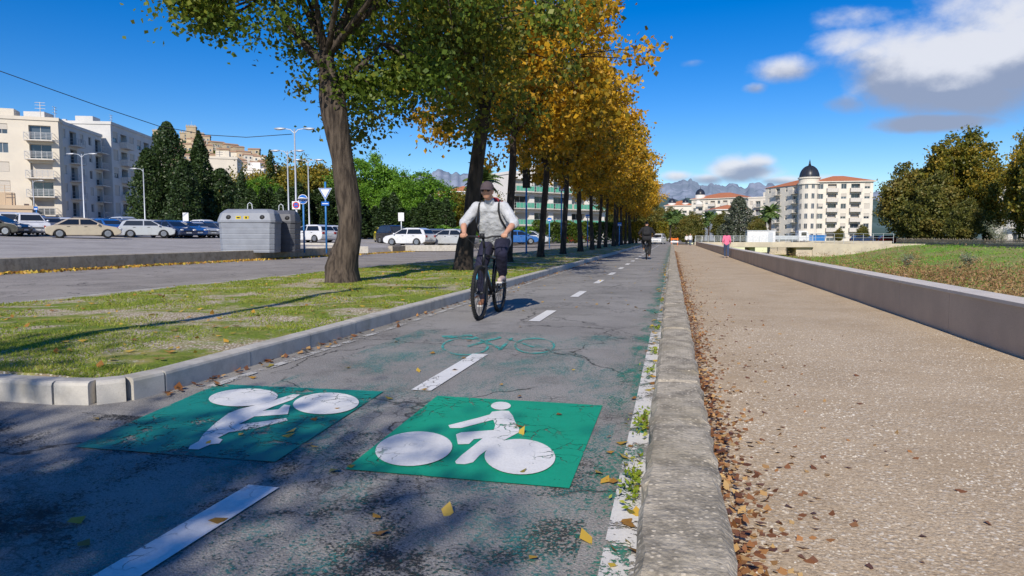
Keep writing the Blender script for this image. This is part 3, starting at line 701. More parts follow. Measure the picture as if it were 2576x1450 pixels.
for (u,d,h,lb) in [(2520,80,3.4,'Pale feathery silver shrub beside the fence'),(2285,72,1.5,'Greyish feathery shrub in the river bed'),(2440,62,1.6,'Greyish feathery shrub in the river bed')]:
    x,y=XY(u,d);zb=max(bedz(x,y),-2.1) if x<60 else -.1;C=[]
    for st_ in range(26):
        a0=U(0,6.28);ln=U(.4,1.0);dd=Vector((math.cos(a0)*U(.1,.75),math.sin(a0)*U(.1,.75),1)).normalized()*h*ln
        for i in range(80):
            t=R()**.7;C.append((dd.x*t+random.gauss(0,.07*h*(t+.2)),dd.y*t+random.gauss(0,.07*h*(t+.2)),max(0,dd.z*t+random.gauss(0,.05*h))))
    e=E('shrub',(x,y,zb),lb,'shrub');ob('crown',leaves('crown',np.array(C),.17,m_silver,4),e)
    MB().tube([(0,0,-.2),(0,0,h*.6)],[.08,.02],6).obj('trunk',[m_bark2],e)
m_pn2=leafm('palm_fronds',[(.05,.09,.02),(.10,.16,.04),(.16,.21,.06)],.5,.2,.6)
def palm(loc_,H,fr,label,group='palm trees near the buildings'):
    e=E('palm_tree',loc_,label,'palm tree',group=group)
    MB().tube([(0,0,-.3),(0.05,0,H*.5),(0,0,H)],[.32,.24,.26],9).obj('trunk',[m_bark],e,smooth=True)
    V=[]
    for i in range(46):
        a=U(0,6.28);el=U(-.5,1.3);d=Vector((math.cos(a)*math.cos(el),math.sin(a)*math.cos(el),math.sin(el)))
        p=Vector((0,0,H));L_=fr*U(.8,1.1);st=L_/9
        for s_ in range(9):
            q=p+d*st;side=d.cross(Vector((0,0,1))).normalized();w=.55*math.sin(math.pi*(s_+1)/10.5)
            for sg in (-1,1):
                V.append([p,q,q+side*sg*w-Vector((0,0,w*.5))+d*.2,p+d*.1+side*sg*w*.6-Vector((0,0,w*.3))])
            p=q;d=(d+Vector((0,0,-.14))).normalized()
    ob('crown',quads('crown',np.array([[tuple(v) for v in q] for q in V]),[m_pn2]),e);return e
pl=palm(loc(1936,150,-.1),6.6,2.6,'Palm tree with arching fronds beside cream buildings')
for u,d,s in [(1700,170,.95),(1722,190,.9),(1686,150,.8),(1782,200,1.05),(1800,210,1.0),(1770,180,.75),(1214,110,1.35),(1925,165,.9),(1744,185,.7)]: copytree(pl,loc(u,d,-.1 if u>1600 else 1.0),U(0,6),sc=s)
cd=con_tree(6.2,13,9000,.6,loc(1857,160,-.1),'Broad dark cedar in front of cream buildings',name='cedar_tree',shape=.55,mat=leafm('cedar_foliage',[(.04,.055,.035),(.08,.10,.06),(.13,.14,.10)],.3,.15,.6),seed=7)
cd.scale=(.8,.8,.8)
for u,d,s in [(1745,160,.5),(1815,175,.55),(1905,150,.4),(1720,150,.4),(2110,175,.25),(2170,170,.3),(1690,200,.7),(1655,210,.8),(1600,200,.9),(1560,190,.9)]: copytree(rt2,loc(u,d,-.1),U(0,6),sc=s,label='Green tree among the buildings beyond the river')
# ---------------------------------------------------------------- buildings
cache={}
def wmesh(w,h,kind):
    k=(round(w,2),round(h,2),kind)
    if k in cache: return cache[k]
    mb=MB();f=.07
    mb.add([(-w/2,0,0),(w/2,0,0),(w/2,0,h),(-w/2,0,h)],[(0,1,2,3)],0)
    for x0,x1,z0,z1 in [(-w/2,-w/2+f,0,h),(w/2-f,w/2,0,h),(-w/2+f,w/2-f,0,f),(-w/2+f,w/2-f,h-f,h),(-f/2,f/2,f,h-f)]: mb.bx(x0,x1,-.05,-.004,z0,z1,1)
    if kind==1: mb.bx(-w/2+f,w/2-f,-.1,-.055,h*.45,h,2)
    if kind==2: mb.bx(-w/2+f,w/2-f,-.1,-.055,f,h,2)
    cache[k]=mb.mesh('window',[m_win,m_frame,m_shut]);return cache[k]
def bmesh_(w,dp,kind):
    k=('b',round(w,2),dp,kind)
    if k in cache:return cache[k]
    mb=MB();mb.bx(-w/2,w/2,-dp,-.003,-.18,0,0)
    if kind=='solid': mb.bx(-w/2,w/2,-dp,-dp+.12,0.003,.95,0);mb.bx(-w/2,-w/2+.12,-dp+.12,-.003,0.003,.95,0);mb.bx(w/2-.12,w/2,-dp+.12,-.003,.003,.95,0)
    else:
        for z in ([.25,.45,.65,.85,1.0] if kind=='bars' else [1.0]): mb.bx(-w/2,w/2,-dp,-dp+.05,z,z+.05,1)
        if kind=='green': mb.bx(-w/2,w/2,-dp+.01,-dp+.04,.05,.95,2)
        for i in range(6):
            x=-w/2+.04+(w-.08)*i/5;mb.bx(x-.03,x+.03,-dp-.004,-dp+.054,0.003,1.0,1)
        for sx in (-1,1):
            for z in (.45,1.0): mb.bx(sx*w/2-(.05 if sx>0 else 0),sx*w/2+(.05 if sx<0 else 0),-dp+.056,-.003,z,z+.04,1)
    cache[k]=mb.mesh('balcony',[m_slab,m_rail,m_railg]);return cache[k]
def facade(mb,e,O,ax,Wd,H,ops,rz,dz=0):
    O=Vector(O);ax=Vector(ax);up=Vector((0,0,1));n=ax.cross(up)
    xs=sorted({0,round(Wd,3)}|{round(v,3) for o in ops for v in (o[0]-o[1]/2,o[0]+o[1]/2)})
    zs=sorted({0,round(H,3)}|{round(v,3) for o in ops for v in (o[2],o[2]+o[3])})
    def pt(x,z,d=0): return O+ax*x+up*z-n*d
    for i in range(len(xs)-1):
        for j in range(len(zs)-1):
            xc=(xs[i]+xs[i+1])/2;zc=(zs[j]+zs[j+1])/2
            if any(abs(xc-o[0])<o[1]/2 and o[2]<zc<o[2]+o[3] for o in ops): continue
            mb.add([pt(xs[i],zs[j]),pt(xs[i+1],zs[j]),pt(xs[i+1],zs[j+1]),pt(xs[i],zs[j+1])],[(0,1,2,3)],0)
    for o in ops:
        x0,x1,z0,z1=o[0]-o[1]/2,o[0]+o[1]/2,o[2],o[2]+o[3];d=o[4]
        mb.add([pt(x0,z0),pt(x1,z0),pt(x1,z1),pt(x0,z1),pt(x0,z0,d),pt(x1,z0,d),pt(x1,z1,d),pt(x0,z1,d)],[(0,1,5,4),(1,2,6,5),(2,3,7,6),(3,0,4,7)],0)
        kind=random.choice([0,0,0,1,1,2])
        ob('window',wmesh(o[1],o[3],kind),e,pt(o[0],z0,d-.0),rz)
        if o[5] in('bars','solid','green'): ob('balcony',bmesh_(o[1]+o[6],1.2,o[5]),e,pt(o[0],z0-.02),rz)
def grid(Wd,cols,st,sh,w,h,sill,kinds,z0=0,rec=.2,extra=.8):
    ops=[]
    for r in range(st):
        for c in range(cols):
            k=kinds[c%len(kinds)]
            xc=Wd*(c+.5)/cols
            if k=='win': ops.append((xc,w,z0+r*sh+sill,h,rec,'win',0))
            elif k=='': pass
            else: ops.append((xc,min(w*1.9,Wd/cols*.75),z0+r*sh+.05,h+sill-.1,.9 if k!='bars' else .5,k if r>0 else 'win',extra))
    return ops
def building(name,a,b,D,H,z,wall,front,left=(),right=(),label='',roof='flat',cat='building',roofm=None,rh=2.0):
    ax=Vector((b[0]-a[0],b[1]-a[1],0));L_=ax.length;ang=math.atan2(ax.y,ax.x)
    e=E(name,(a[0],a[1],z),label,cat,rz=ang)
    mb=MB()
    facade(mb,e,(0,0,0),(1,0,0),L_,H,front(L_) if callable(front) else front,0)
    facade(mb,e,(L_,0,0),(0,1,0),D,H,right,math.pi/2)
    facade(mb,e,(0,D,0),(0,-1,0),D,H,left,-math.pi/2)
    mb.add([(L_,D,0),(0,D,0),(0,D,H),(L_,D,H)],[(0,1,2,3)],0)
    if roof=='flat': mb.add([(0,0,H-.01),(L_,0,H-.01),(L_,D,H-.01),(0,D,H-.01)],[(0,1,2,3)],0)
    mb.obj('wall',[wall],e)
    rb=MB()
    if roof=='flat':
        rb.bx(-.15,L_+.15,-.15,.2,H,H+.5,0);rb.bx(-.15,L_+.15,D-.2,D+.15,H,H+.5,0);rb.bx(-.15,.2,.2,D-.2,H,H+.5,0);rb.bx(L_-.2,L_+.15,.2,D-.2,H,H+.5,0)
        rb.bx(L_*.3,L_*.3+3,D*.4,D*.4+3,H,H+2.4,0)
        for k in range(4): q=U(1,L_-1);rb.bx(q,q+.6,D*.6,D*.6+.6,H,H+U(.8,1.5),0)
        q=U(2,L_-2);rb.tube([(q,D*.3,H),(q,D*.3,H+3.4)],.05,5,0)
        for zz in (2.4,2.9,3.3): rb.bx(q-.7,q+.7,D*.3-.03,D*.3+.03,H+zz,H+zz+.05,0)
        rb.obj('roof',[wall],e)
    else:
        o=.6;m_=min(L_,D)/2
        rb.bx(-o,L_+o,-o,D+o,H,H+.25,1)
        rb.add([(-o,-o,H+.26),(L_+o,-o,H+.26),(L_+o,D+o,H+.26),(-o,D+o,H+.26),(m_,D/2,H+rh),(L_-m_,D/2,H+rh)] if L_>D else [(-o,-o,H+.26),(L_+o,-o,H+.26),(L_+o,D+o,H+.26),(-o,D+o,H+.26),(L_/2,m_,H+rh),(L_/2,D-m_,H+rh)],
           [(0,1,5,4),(1,2,5),(2,3,4,5),(3,0,4)] if L_>D else [(0,1,4),(1,2,5,4),(2,3,5),(3,0,4,5)],0)
        rb.obj('roof',[roofm or m_tile,wall],e)
    return e,L_
building('apartment_building',XY(-130,100),XY(160,105),14,17.0,1.6,m_cream,lambda L_:grid(L_,3,6,2.8,1.5,1.5,.8,['solid','win','bars']),label='Cream apartment block with curved and railed balconies')
building('apartment_building',XY(161,106),XY(266,121),10,16.9,1.6,m_greyw,lambda L_:grid(L_,5,6,2.8,1.2,1.4,.9,['win','bars','win']),left=grid(10,2,6,2.8,1.2,1.4,.9,['win']),label='Pale grey apartment block with railed balconies')
building('apartment_building',XY(290,122),XY(402,143),14,19.3,1.6,m_greyw,lambda L_:grid(L_,6,6,3.15,2.0,1.9,.6,['win','solid','win']),left=grid(14,3,6,3.15,1.3,1.5,.9,['solid','win','']),label='Tall pale apartment block with rows of windows')
building('apartment_building',XY(515,158),XY(602,160),12,17.5,1.6,m_cream,lambda L_:grid(L_,2,5,3.3,1.1,1.3,.9,['win']),label='Plain beige apartment block behind conifers')
building('house',XY(600,175),XY(668,176),10,16.5,1.6,m_wht,lambda L_:grid(L_,3,5,3.1,1.8,1.5,.9,['win']),label='White house with flat roofs below the old town')
building('low_building',XY(-80,92),XY(85,96),8,3.6,1.4,m_ochre,lambda L_:grid(L_,3,1,3.2,1.6,1.2,1.0,['win']),label='Low terracotta coloured annexe by the car park')
building('apartment_building',XY(1288,128),XY(1520,140),12,12.6,.3,m_wht,lambda L_:grid(L_,5,4,3.1,2.2,1.7,.7,['green']),right=grid(12,3,4,3.1,1.3,1.5,.8,['win']),label='White residential block with green glazed balconies')
building('house',XY(1128,190),XY(1200,190),10,12.5,1,m_wht,lambda L_:grid(L_,3,4,3,1.2,1.3,.9,['win']),label='Pale house on rising ground beyond trees',roof='hip')
building('house',XY(1085,260),XY(1140,262),10,16,1,m_cream,lambda L_:grid(L_,3,5,3,1.2,1.3,.9,['win']),label='Cream house on rising ground beyond trees',roof='hip')
e,L_=building('domed_apartment_building',XY(2046,203),XY(2192,200),13,17.3,-.1,m_cream2,lambda L_:grid(L_,5,6,2.9,1.5,1.5,.8,['win','solid']),right=grid(13,4,6,2.9,1.1,1.4,.8,['win']),label='Cream apartment building with dark domed corner tower and red roof',roof='hip',rh=2.3)
def wing(e,Lx,Ly,ang,ox,oy,H,cols):
    mb=MB();ax=Vector((math.cos(ang),math.sin(ang),0));O=Vector((ox,oy,0))
    facade(mb,e,O,ax,Lx,H,grid(Lx,cols,6,2.9,1.1,1.4,.8,['win','bars']),ang)
    n=Vector((-math.sin(ang),math.cos(ang),0));p=[O,O+ax*Lx,O+ax*Lx+n*Ly,O+n*Ly]
    up=Vector((0,0,H));mb.add([p[1],p[2],p[2]+up,p[1]+up],[(0,1,2,3)]);mb.add([p[3],p[0],p[0]+up,p[3]+up],[(0,1,2,3)])
    mb.add([q+up for q in p],[(0,1,2,3)]);mb.obj('wall',[m_cream2],e)
    r=MB();c=(p[0]+p[1]+p[2]+p[3])/4+up+Vector((0,0,2.2));q=[v+up+(v+up-c).normalized()*.6 for v in p]
    for v in q: v.z=H+.05
    r.add(q+[c],[(0,1,4),(1,2,4),(2,3,4),(3,0,4)]);r.obj('roof',[m_tile],e)
wing(e,20,10,math.radians(-62),-10.6,19.5,17.0,5)
mb=MB();n=20;tc_=(-1.2,2.0);TZ=18.5
mb.tube([(tc_[0],tc_[1],0),(tc_[0],tc_[1],TZ)],[2.9,2.9],28);mb.tube([(tc_[0],tc_[1],16.8),(tc_[0],tc_[1],17.2)],[3.3,3.3],28);mb.tube([(tc_[0],tc_[1],TZ),(tc_[0],tc_[1],TZ+.4)],[3.2,3.2],28)
mb.obj('tower',[m_cream2],e)
for r_ in range(6):
    for a in (-150,-115,-80,-45,-15):
        t=math.radians(a);ob('window',wmesh(.9,1.5,0),e,(tc_[0]+2.96*math.cos(t),tc_[1]+2.96*math.sin(t),.8+r_*2.95),t+math.pi/2)
mb=MB();mb.ell((tc_[0],tc_[1],TZ+.4),(2.8,2.8,3.5),0,28,12,0.0);mb.tube([(tc_[0],tc_[1],TZ+3.8),(tc_[0],tc_[1],TZ+4.5),(tc_[0],tc_[1],TZ+5.8)],[.45,.3,.03],10)
for i in range(12):
    a=2*math.pi*i/12;pts=[(tc_[0]+2.83*math.cos(t)*math.cos(a),tc_[1]+2.83*math.cos(t)*math.sin(a),TZ+.4+3.53*math.sin(t)) for t in [k*math.pi/2/8 for k in range(9)]];mb.tube(pts,.07,5,1,False)
mb.obj('dome',[m_slate,m_black],e,smooth=True)
def dome(e,x,y,z,r):
    mb=MB();mb.tube([(x,y,z-4),(x,y,z)],[r,r],18);mb.obj('tower',[m_wht],e)
    mb=MB();mb.ell((x,y,z),(r*.95,r*.95,r*1.2),0,20,8,0.0);mb.tube([(x,y,z+r*1.15),(x,y,z+r*1.15+1.5)],[.15,.03],6);mb.obj('dome',[m_slate],e,smooth=True)
e,L_=building('apartment_building',XY(1738,300),XY(1862,285),18,17.5,-.1,m_cream2,lambda L_:grid(L_,8,6,2.9,1.2,1.4,.8,['win','solid']),right=grid(18,4,6,2.9,1.1,1.4,.8,['win']),label='Cream apartment building with red roof and small dark dome',roof='hip',rh=3)
dome(e,3,2,19.5,2.2)
e,L_=building('apartment_building',XY(1672,340),XY(1742,335),16,16.5,-.1,m_cream2,lambda L_:grid(L_,5,5,3,1.2,1.4,.8,['win','solid']),label='Cream apartment building with red roof behind palms',roof='hip',rh=3)
dome(e,3,2,18,2.0);dome(e,9.5,2,18,1.6)
building('apartment_building',XY(1880,250),XY(1946,243),14,15.2,-.1,m_cream2,lambda L_:grid(L_,4,5,3,1.2,1.4,.8,['win','bars']),label='Cream apartment building with flat roof behind palms')
building('apartment_building',XY(1800,235),XY(1880,235),14,10.5,-.1,m_wht,lambda L_:grid(L_,5,3,3.2,1.2,1.4,.8,['bars','win']),label='Pale low apartment building among trees',roof='hip')
building('apartment_building',XY(2478,150),XY(2640,140),14,13.5,-.1,m_wht,lambda L_:grid(L_,5,4,3.2,1.6,1.5,.7,['bars','win']),label='White apartment building behind riverside trees')
# ---------------------------------------------------------------- hill town
def terrain(name,us,prof,d0,d1,mat,label,rough,depthn=10,base=-5,cat='hill'):
    mb=MB();V=[];n=len(us)
    rows=depthn
    for j in range(rows+1):
        t=j/rows
        for i in range(n):
            d=d0+(d1-d0)*t;h=prof[i]
            x,y=XY(us[i],d)
            z=base+(h-base)*(t**.8)
            z+=rough*noise.fractal(Vector((x*2.2/rough/10,y*2.2/rough/10,1)),1,2,5)*min(1,t*2)
            V.append((x,y,z))
    Fc=[(j*n+i,j*n+i+1,(j+1)*n+i+1,(j+1)*n+i) for j in range(rows) for i in range(n-1)]
    o=len(V)
    for i in range(n):
        x,y=XY(us[i],d1*1.15);V.append((x,y,base))
    Fc+=[(rows*n+i,rows*n+i+1,o+i+1,o+i) for i in range(n-1)]
    mb.add(V,Fc);return struct(mb.obj(name,[mat],smooth=True),label,cat)
def prof(pts,us,d):
    out=[]
    for u in us:
        for (a,va),(b,vb) in zip(pts[:-1],pts[1:]):
            if a<=u<=b: out.append(CH+(597-(va+(vb-va)*(u-a)/(b-a)))/1717*d);break
        else: out.append(0)
    return out
us=list(np.linspace(200,1000,60))
hp=[(200,470),(380,372),(430,362),(500,352),(560,372),(640,392),(690,420),(800,455),(1000,500)]
m_hill=pm('wooded_hill',(.09,.12,.045),(.05,.075,.03),.03,.95,0,1.,.3)
terrain('hill',us,prof(hp,us,620),430,620,m_hill,'Steep wooded hill carrying the old town',4)
def hill_z(u,d):
    h=CH+(597-np.interp(u,[p[0] for p in hp],[p[1] for p in hp]))/1717*620
    t=(d-430)/190;return -5+(h+5)*max(t,0)**.8
def oldhouse(w,dp,h,k):
    mb=MB();mb.bx(-w/2,w/2,-dp/2,dp/2,-8,h,0)
    o=.4;mb.add([(-w/2-o,-dp/2-o,h),(w/2+o,-dp/2-o,h),(w/2+o,dp/2+o,h),(-w/2-o,dp/2+o,h),(-w/2-o,0,h+1.5),(w/2+o,0,h+1.5)],[(0,1,5,4),(2,3,4,5),(0,4,3),(1,2,5),(3,2,1,0)],1)
    c=max(2,int(w/3))
    for r_ in range(int(h/3)):
        for i in range(c):
            x=-w/2+w*(i+.5)/c;z=r_*3+1
            mb.add([(x-.5,-dp/2-.03,z),(x+.5,-dp/2-.03,z),(x+.5,-dp/2-.03,z+1.5),(x-.5,-dp/2-.03,z+1.5)],[(0,1,2,3)],2)
            mb.bx(x-.62,x+.62,-dp/2-.14,-dp/2-.002,z-.15,z-.02,3)
            for sx in (-1,1): mb.bx(x+sx*.78-.24,x+sx*.78+.24,-dp/2-.1,-dp/2-.002,z,z+1.5,3)
    return mb
for (k,(u,v,w,h)) in enumerate([(405,395,14,9),(440,352,16,9),(430,375,12,8),(462,365,18,10),(500,358,14,12),(520,368,12,10),(545,360,16,9),(560,378,13,9),(580,366,15,8),(598,372,12,10),(612,384,14,9),(628,392,13,8),(640,378,12,8),(655,396,12,8),(572,400,14,8),(600,404,14,9),(625,412,12,8),(648,412,13,8),(535,392,13,8),(500,388,14,8),(475,392,14,8),(450,405,14,8),(665,408,10,7),(590,385,12,7),(550,408,12,7),(682,420,10,7),(640,425,14,8),(610,425,12,7),(515,345,13,9),(484,352,10,14)]):
    d=610-(v-350)*1.6+U(-5,5);p=P(u,v,d);mb=oldhouse(w*.72,8,h*.85,k)
    T(mb.obj('house',[random.choice([m_stone,m_ochre,m_ochre,m_cream]),m_tileo,m_win,m_frame],None,(p.x,p.y,p.z-h*.85),math.radians(U(15,65))),'Old stone house with tiled roof on the hilltop','house','houses of the hilltop old town')
def castle(u,v,w,h,label,cren=True):
    p=P(u,v,640);e=E('castle_tower',(p.x,p.y,p.z-h),label,'tower',rz=math.radians(30))
    mb=MB();mb.bx(-w/2,w/2,-w/2,w/2,-14,h,0)
    for z in (h*.45,h*.72): mb.bx(-.5,.5,-w/2-.05,-w/2-.01,z,z+1.8,1)
    mb.bx(-w/2-.4,w/2+.4,-w/2-.4,w/2+.4,h,h+.8,0)
    mb.obj('wall',[m_stone,m_win],e)
    c=MB();n=5
    for i in range(n):
        q=-w/2-.4+(w+.8)*(i+.25)/n
        for s_ in (-1,1): c.bx(q,q+(w+.8)/n*.5,s_*(w/2)-.35,s_*(w/2)+.35,h+.8,h+2,0)
    c.obj('battlement',[m_stone],e)
    MB().tube([(0,0,h),(0,0,h+6)],[.15,.08],6).obj('flagpole',[m_steel],e);return e
castle(482,322,8,20,'Square stone castle keep with battlements on the hilltop');castle(393,332,5,16,'Slender stone bell tower on the hilltop')
castle(468,338,9,10,'Low crenellated stone tower beside the castle keep');castle(503,340,7,10,'Crenellated stone tower beside the castle keep')
C=[]
for k in range(420):
    u=U(380,720);d=U(440,600);x,y=XY(u,d);z=hill_z(u,d)
    for i in range(30): C.append((x+random.gauss(0,2.2),y+random.gauss(0,2.2),z+abs(random.gauss(0,2.0))))
T(ob('hillside_woodland',leaves('hillside_woodland',np.array(C),1.5,m_gl,1.3)),'Green woodland covering the hillside','woodland',None,'stuff')
# mountains
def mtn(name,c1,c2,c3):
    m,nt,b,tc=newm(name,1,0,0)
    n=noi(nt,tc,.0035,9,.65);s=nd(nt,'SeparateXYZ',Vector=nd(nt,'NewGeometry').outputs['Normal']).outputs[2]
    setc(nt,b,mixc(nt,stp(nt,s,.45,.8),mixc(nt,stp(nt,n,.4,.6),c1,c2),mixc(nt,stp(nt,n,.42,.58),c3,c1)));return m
us=list(np.linspace(950,2700,420))
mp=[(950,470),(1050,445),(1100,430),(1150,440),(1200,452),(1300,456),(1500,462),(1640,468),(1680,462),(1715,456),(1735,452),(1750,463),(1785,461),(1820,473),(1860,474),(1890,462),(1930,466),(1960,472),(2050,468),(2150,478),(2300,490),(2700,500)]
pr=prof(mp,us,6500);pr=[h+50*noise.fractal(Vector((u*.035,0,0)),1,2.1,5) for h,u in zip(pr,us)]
terrain('mountain',us,pr,4200,6500,mtn('hazed_limestone',(.28,.32,.40),(.37,.39,.44),(.20,.25,.31)),'Grey limestone mountain ridge with haze in its colour',42,26,-20,'mountain')  # aerial haze is put into the bluish rock colours
us=list(np.linspace(950,2700,200))
mp2=[(950,500),(1080,470),(1200,482),(1400,490),(1640,498),(1800,503),(1960,500),(2200,508),(2700,520)]
pr=[h+22*noise.fractal(Vector((u*.02,5,0)),1,2.1,5) for h,u in zip(prof(mp2,us,2600),us)]
terrain('hill',us,pr,1500,2600,mtn('distant_wooded_hill',(.10,.15,.15),(.13,.18,.17),(.07,.11,.10)),'Blue-green wooded foothills',16,16,-10)  # same blue haze tint put into the foothill greens
# ---------------------------------------------------------------- vehicles
def wheelobj(parent,x,y,r,side):
    w=MB();w.tube([(0,-.1,0),(0,.1,0)],[r*.63,r*.63],16)
    for k in range(5):
        a=2*math.pi*k/5;w.box((math.cos(a)*r*.33,side*.1,math.sin(a)*r*.33),(.06,.03,.06))
    o=w.obj('wheel',[m_rim],parent,(x,y,r))
    t=MB();t.torus((0,0,0),r*.80,r*.2,0,24,8,'y')
    t.obj('tyre',[m_tyre],o,smooth=True)
def make_car(kind,locn,rz,label,col):
    e=E('parked_car',locn,label,'car',rz=rz,group='parked cars')
    if kind=='suv': Lr,H,belt=4.4,1.68,1.02;top=[(-2.12,belt),(-1.95,1.52),(-1.5,1.66),(0,H),(.35,1.58),(1.12,belt)];hood=[(1.12,belt),(2.0,.92),(2.18,.72)]
    elif kind=='sedan': Lr,H,belt=4.5,1.43,.90;top=[(-1.75,belt+.03),(-1.05,1.30),(-.55,1.42),(.1,1.41),(.42,1.33),(1.25,belt)];hood=[(1.25,belt),(1.95,.78),(2.2,.6)]
    else: Lr,H,belt=4.0,1.47,.92;top=[(-1.93,belt),(-1.68,1.31),(-1.2,1.45),(-.1,H),(.3,1.38),(1.12,belt)];hood=[(1.12,belt),(1.75,.80),(1.98,.62)]
    xr,xf=-Lr/2+.82,Lr/2-.85;r=.33
    def arch(xc): return [(xc-r*1.15*math.cos(math.pi*k/8),.20+ r*1.28*math.sin(math.pi*k/8)) for k in range(9)]
    low=[(-Lr/2+.05,.32)]+[(xr-.5,.2)]+arch(xr)+arch(xf)+[(xf+.5,.2),(Lr/2-.05,.3),(Lr/2,.5)]
    low+=list(reversed(hood[1:]))+[hood[0]]+[(top[0][0],belt)]+[(-Lr/2-.0,belt*.85),(-Lr/2,.5)]
    hw=.88;mb=MB()
    mb.ext([(x,z) for x,z in low],-hw,hw,0)
    ti=.24;v=[];n=len(top)
    tw=lambda z:hw-.04-ti*(z-belt)/(H-belt)
    for s_ in (-1,1):
        for (x,z) in top: v.append((x,s_*tw(z),z))
    fs=[tuple(range(n)),tuple(range(2*n-1,n-1,-1))]+[(i+1,i,n+i,n+i+1) for i in range(n-1)]
    mb.add(v,fs,0)
    mb.bx(xr-.45,xf+.45,-hw+.2,hw-.2,.18,.6,1)
    b=mb.obj('body',[m_car,m_black],e,bevel=.05);b.color=col
    g=MB()
    z1=H-.13;z0=belt+.04
    def xat(z,front):
        seg=top if not front else list(reversed(top))
        for a,b_ in zip(seg[:-1],seg[1:]):
            if min(a[1],b_[1])<=z<=max(a[1],b_[1]) and abs(a[1]-b_[1])>.05: return a[0]+(b_[0]-a[0])*(z-a[1])/(b_[1]-a[1])
        return seg[2][0]
    for s_ in (-1,1):
        xa0,xa1=xat(z0,0)+.22,xat(z1,0)+.16;xb0,xb1=xat(z0,1)-.16,xat(z1,1)-.10
        mid=-.25
        for (p0,p1,q0,q1) in [(xa0,mid-.04,xa1,mid-.04),(mid+.04,xb0,mid+.04,xb1)]:
            y0=s_*(tw(z0)+.006);y1=s_*(tw(z1)+.006);g.add([(p0,y0,z0),(p1,y0,z0),(q1,y1,z1),(q0,y1,z1)],[(0,1,2,3)])
    for fr in (0,1):
        sg=1 if fr else -1;zz0=belt+.06;zz1=H-.17
        xa,xb=xat(zz0,fr)+sg*.012,xat(zz1,fr)+sg*.014
        g.add([(xa,-tw(zz0)+.1,zz0),(xa,tw(zz0)-.1,zz0),(xb,tw(zz1)-.08,zz1),(xb,-tw(zz1)+.08,zz1)],[(0,1,2,3)])
    g.obj('window',[m_glass],e)
    for x in (xr,xf):
        for s_ in (-1,1): wheelobj(e,x,s_*(hw-.1),r,s_)
    for s_ in (-1,1):
        h=MB();h.ell((Lr/2-.1,s_*.62,.64),(.16,.2,.08),0,10,6);h.obj('headlight',[m_lampw],e,smooth=True)
        h=MB();h.box((-Lr/2-.0,s_*.68,.78),(.06,.24,.16));h.obj('tail_light',[m_lampr],e)
        h=MB();h.ell((.85,s_*.98,belt+.06),(.09,.1,.07),0,10,6);o=h.obj('mirror',[m_car],e,smooth=True);o.color=col
        for xh in (-.9,.1):
            h=MB();h.box((xh,s_*(hw+.012),belt-.1),(.18,.02,.03));h.obj('door_handle',[m_black],e)
    h=MB();h.box((Lr/2+.012,0,.42),(.02,.5,.11));h.box((-Lr/2-.012,0,.6),(.02,.5,.11));h.box((Lr/2+.006,0,.55),(.02,.8,.08),1);h.obj('number_plate',[m_plate,m_black],e)
    return e
WH=(.78,.78,.78,1);SI=(.50,.52,.54,1);BK=(.02,.02,.023,1);BL=(.02,.13,.42,1);BG=(.52,.44,.33,1);GY=(.16,.17,.19,1);RD=(.45,.02,.02,1);YE=(.8,.65,.03,1);DB=(.02,.045,.12,1)
names={WH:'White',SI:'Silver',BK:'Black',BL:'Blue',BG:'Beige',GY:'Grey',RD:'Red',YE:'Yellow',DB:'Dark blue'}
kn={'suv':'tall car','sedan':'saloon car','hatch':'hatchback car'}
proto={}
def car(kind,u,d,hd,col,z=None,where='parked in the car park'):
    lb='%s %s %s'%(names[col],kn[kind],where);l=loc(u,d,z);l=(l[0],l[1],l[2]+.01)
    if kind not in proto: proto[kind]=make_car(kind,l,math.radians(hd),lb,col);return
    copytree(proto[kind],l,math.radians(hd),label=lb,color=col)
for a in [('hatch',-12,47,20,BK),('suv',22,50,-20,WH),('suv',75,50,-30,WH),('sedan',213,48,45,BG),('sedan',125,54,-30,GY),('sedan',272,56,-20,BL),('hatch',372,55,40,SI),('hatch',432,57,-10,DB),('sedan',160,62,-30,WH),
  ('hatch',462,60,-10,BL),('sedan',492,62,-10,SI),('hatch',520,63,-10,BK),('hatch',545,64,-10,GY),('suv',320,66,-20,SI),('hatch',395,68,-20,WH),('suv',50,66,-30,DB),('hatch',100,72,-30,BL),('sedan',205,70,-30,BL),('hatch',250,74,-30,GY),('sedan',15,74,0,RD),
  ('suv',300,74,-20,BK),('hatch',345,74,-20,RD),('sedan',440,72,-20,WH),('sedan',475,78,-20,BK),('suv',520,78,-15,WH),('hatch',150,80,-20,SI),('hatch',315,59,-15,GY),('suv',60,80,-20,GY),('hatch',410,80,-20,DB),('hatch',783,57,165,WH),('hatch',828,60,-100,WH),('hatch',968,66,-60,YE),('suv',994,62,-40,BK),('hatch',1030,56,170,WH),('hatch',1100,60,-60,GY),('sedan',1135,57,170,SI),
  ('hatch',1305,72,20,BL),('hatch',1338,75,0,SI),('suv',1398,88,0,SI),('hatch',1445,86,10,RD),('sedan',1475,95,0,GY),('hatch',690,66,-20,SI)]: car(*a)
for u,d,h,c,k in [(2170,126,10,DB,'hatch'),(2205,128,10,BK,'sedan'),(2238,126,10,RD,'hatch'),(2420,112,20,GY,'sedan')]: car(k,u,d,h,c,-.08,'parked on the far river bank')
car('suv',1656,108,-100,WH,-.02,'on the road at the end of the row');car('hatch',1640,135,-95,GY,-.02,'on the road beyond the row')
l=XY(1985,128);e=E('truck',(l[0],l[1],-.05),'White flatbed truck parked near the bridge','truck',rz=.1)
mb=MB();mb.ext([(1.4,.5),(3.3,.5),(3.3,1.4),(2.95,2.3),(1.4,2.35)],-1.05,1.05);mb.obj('cab',[m_signw],e,bevel=.05)
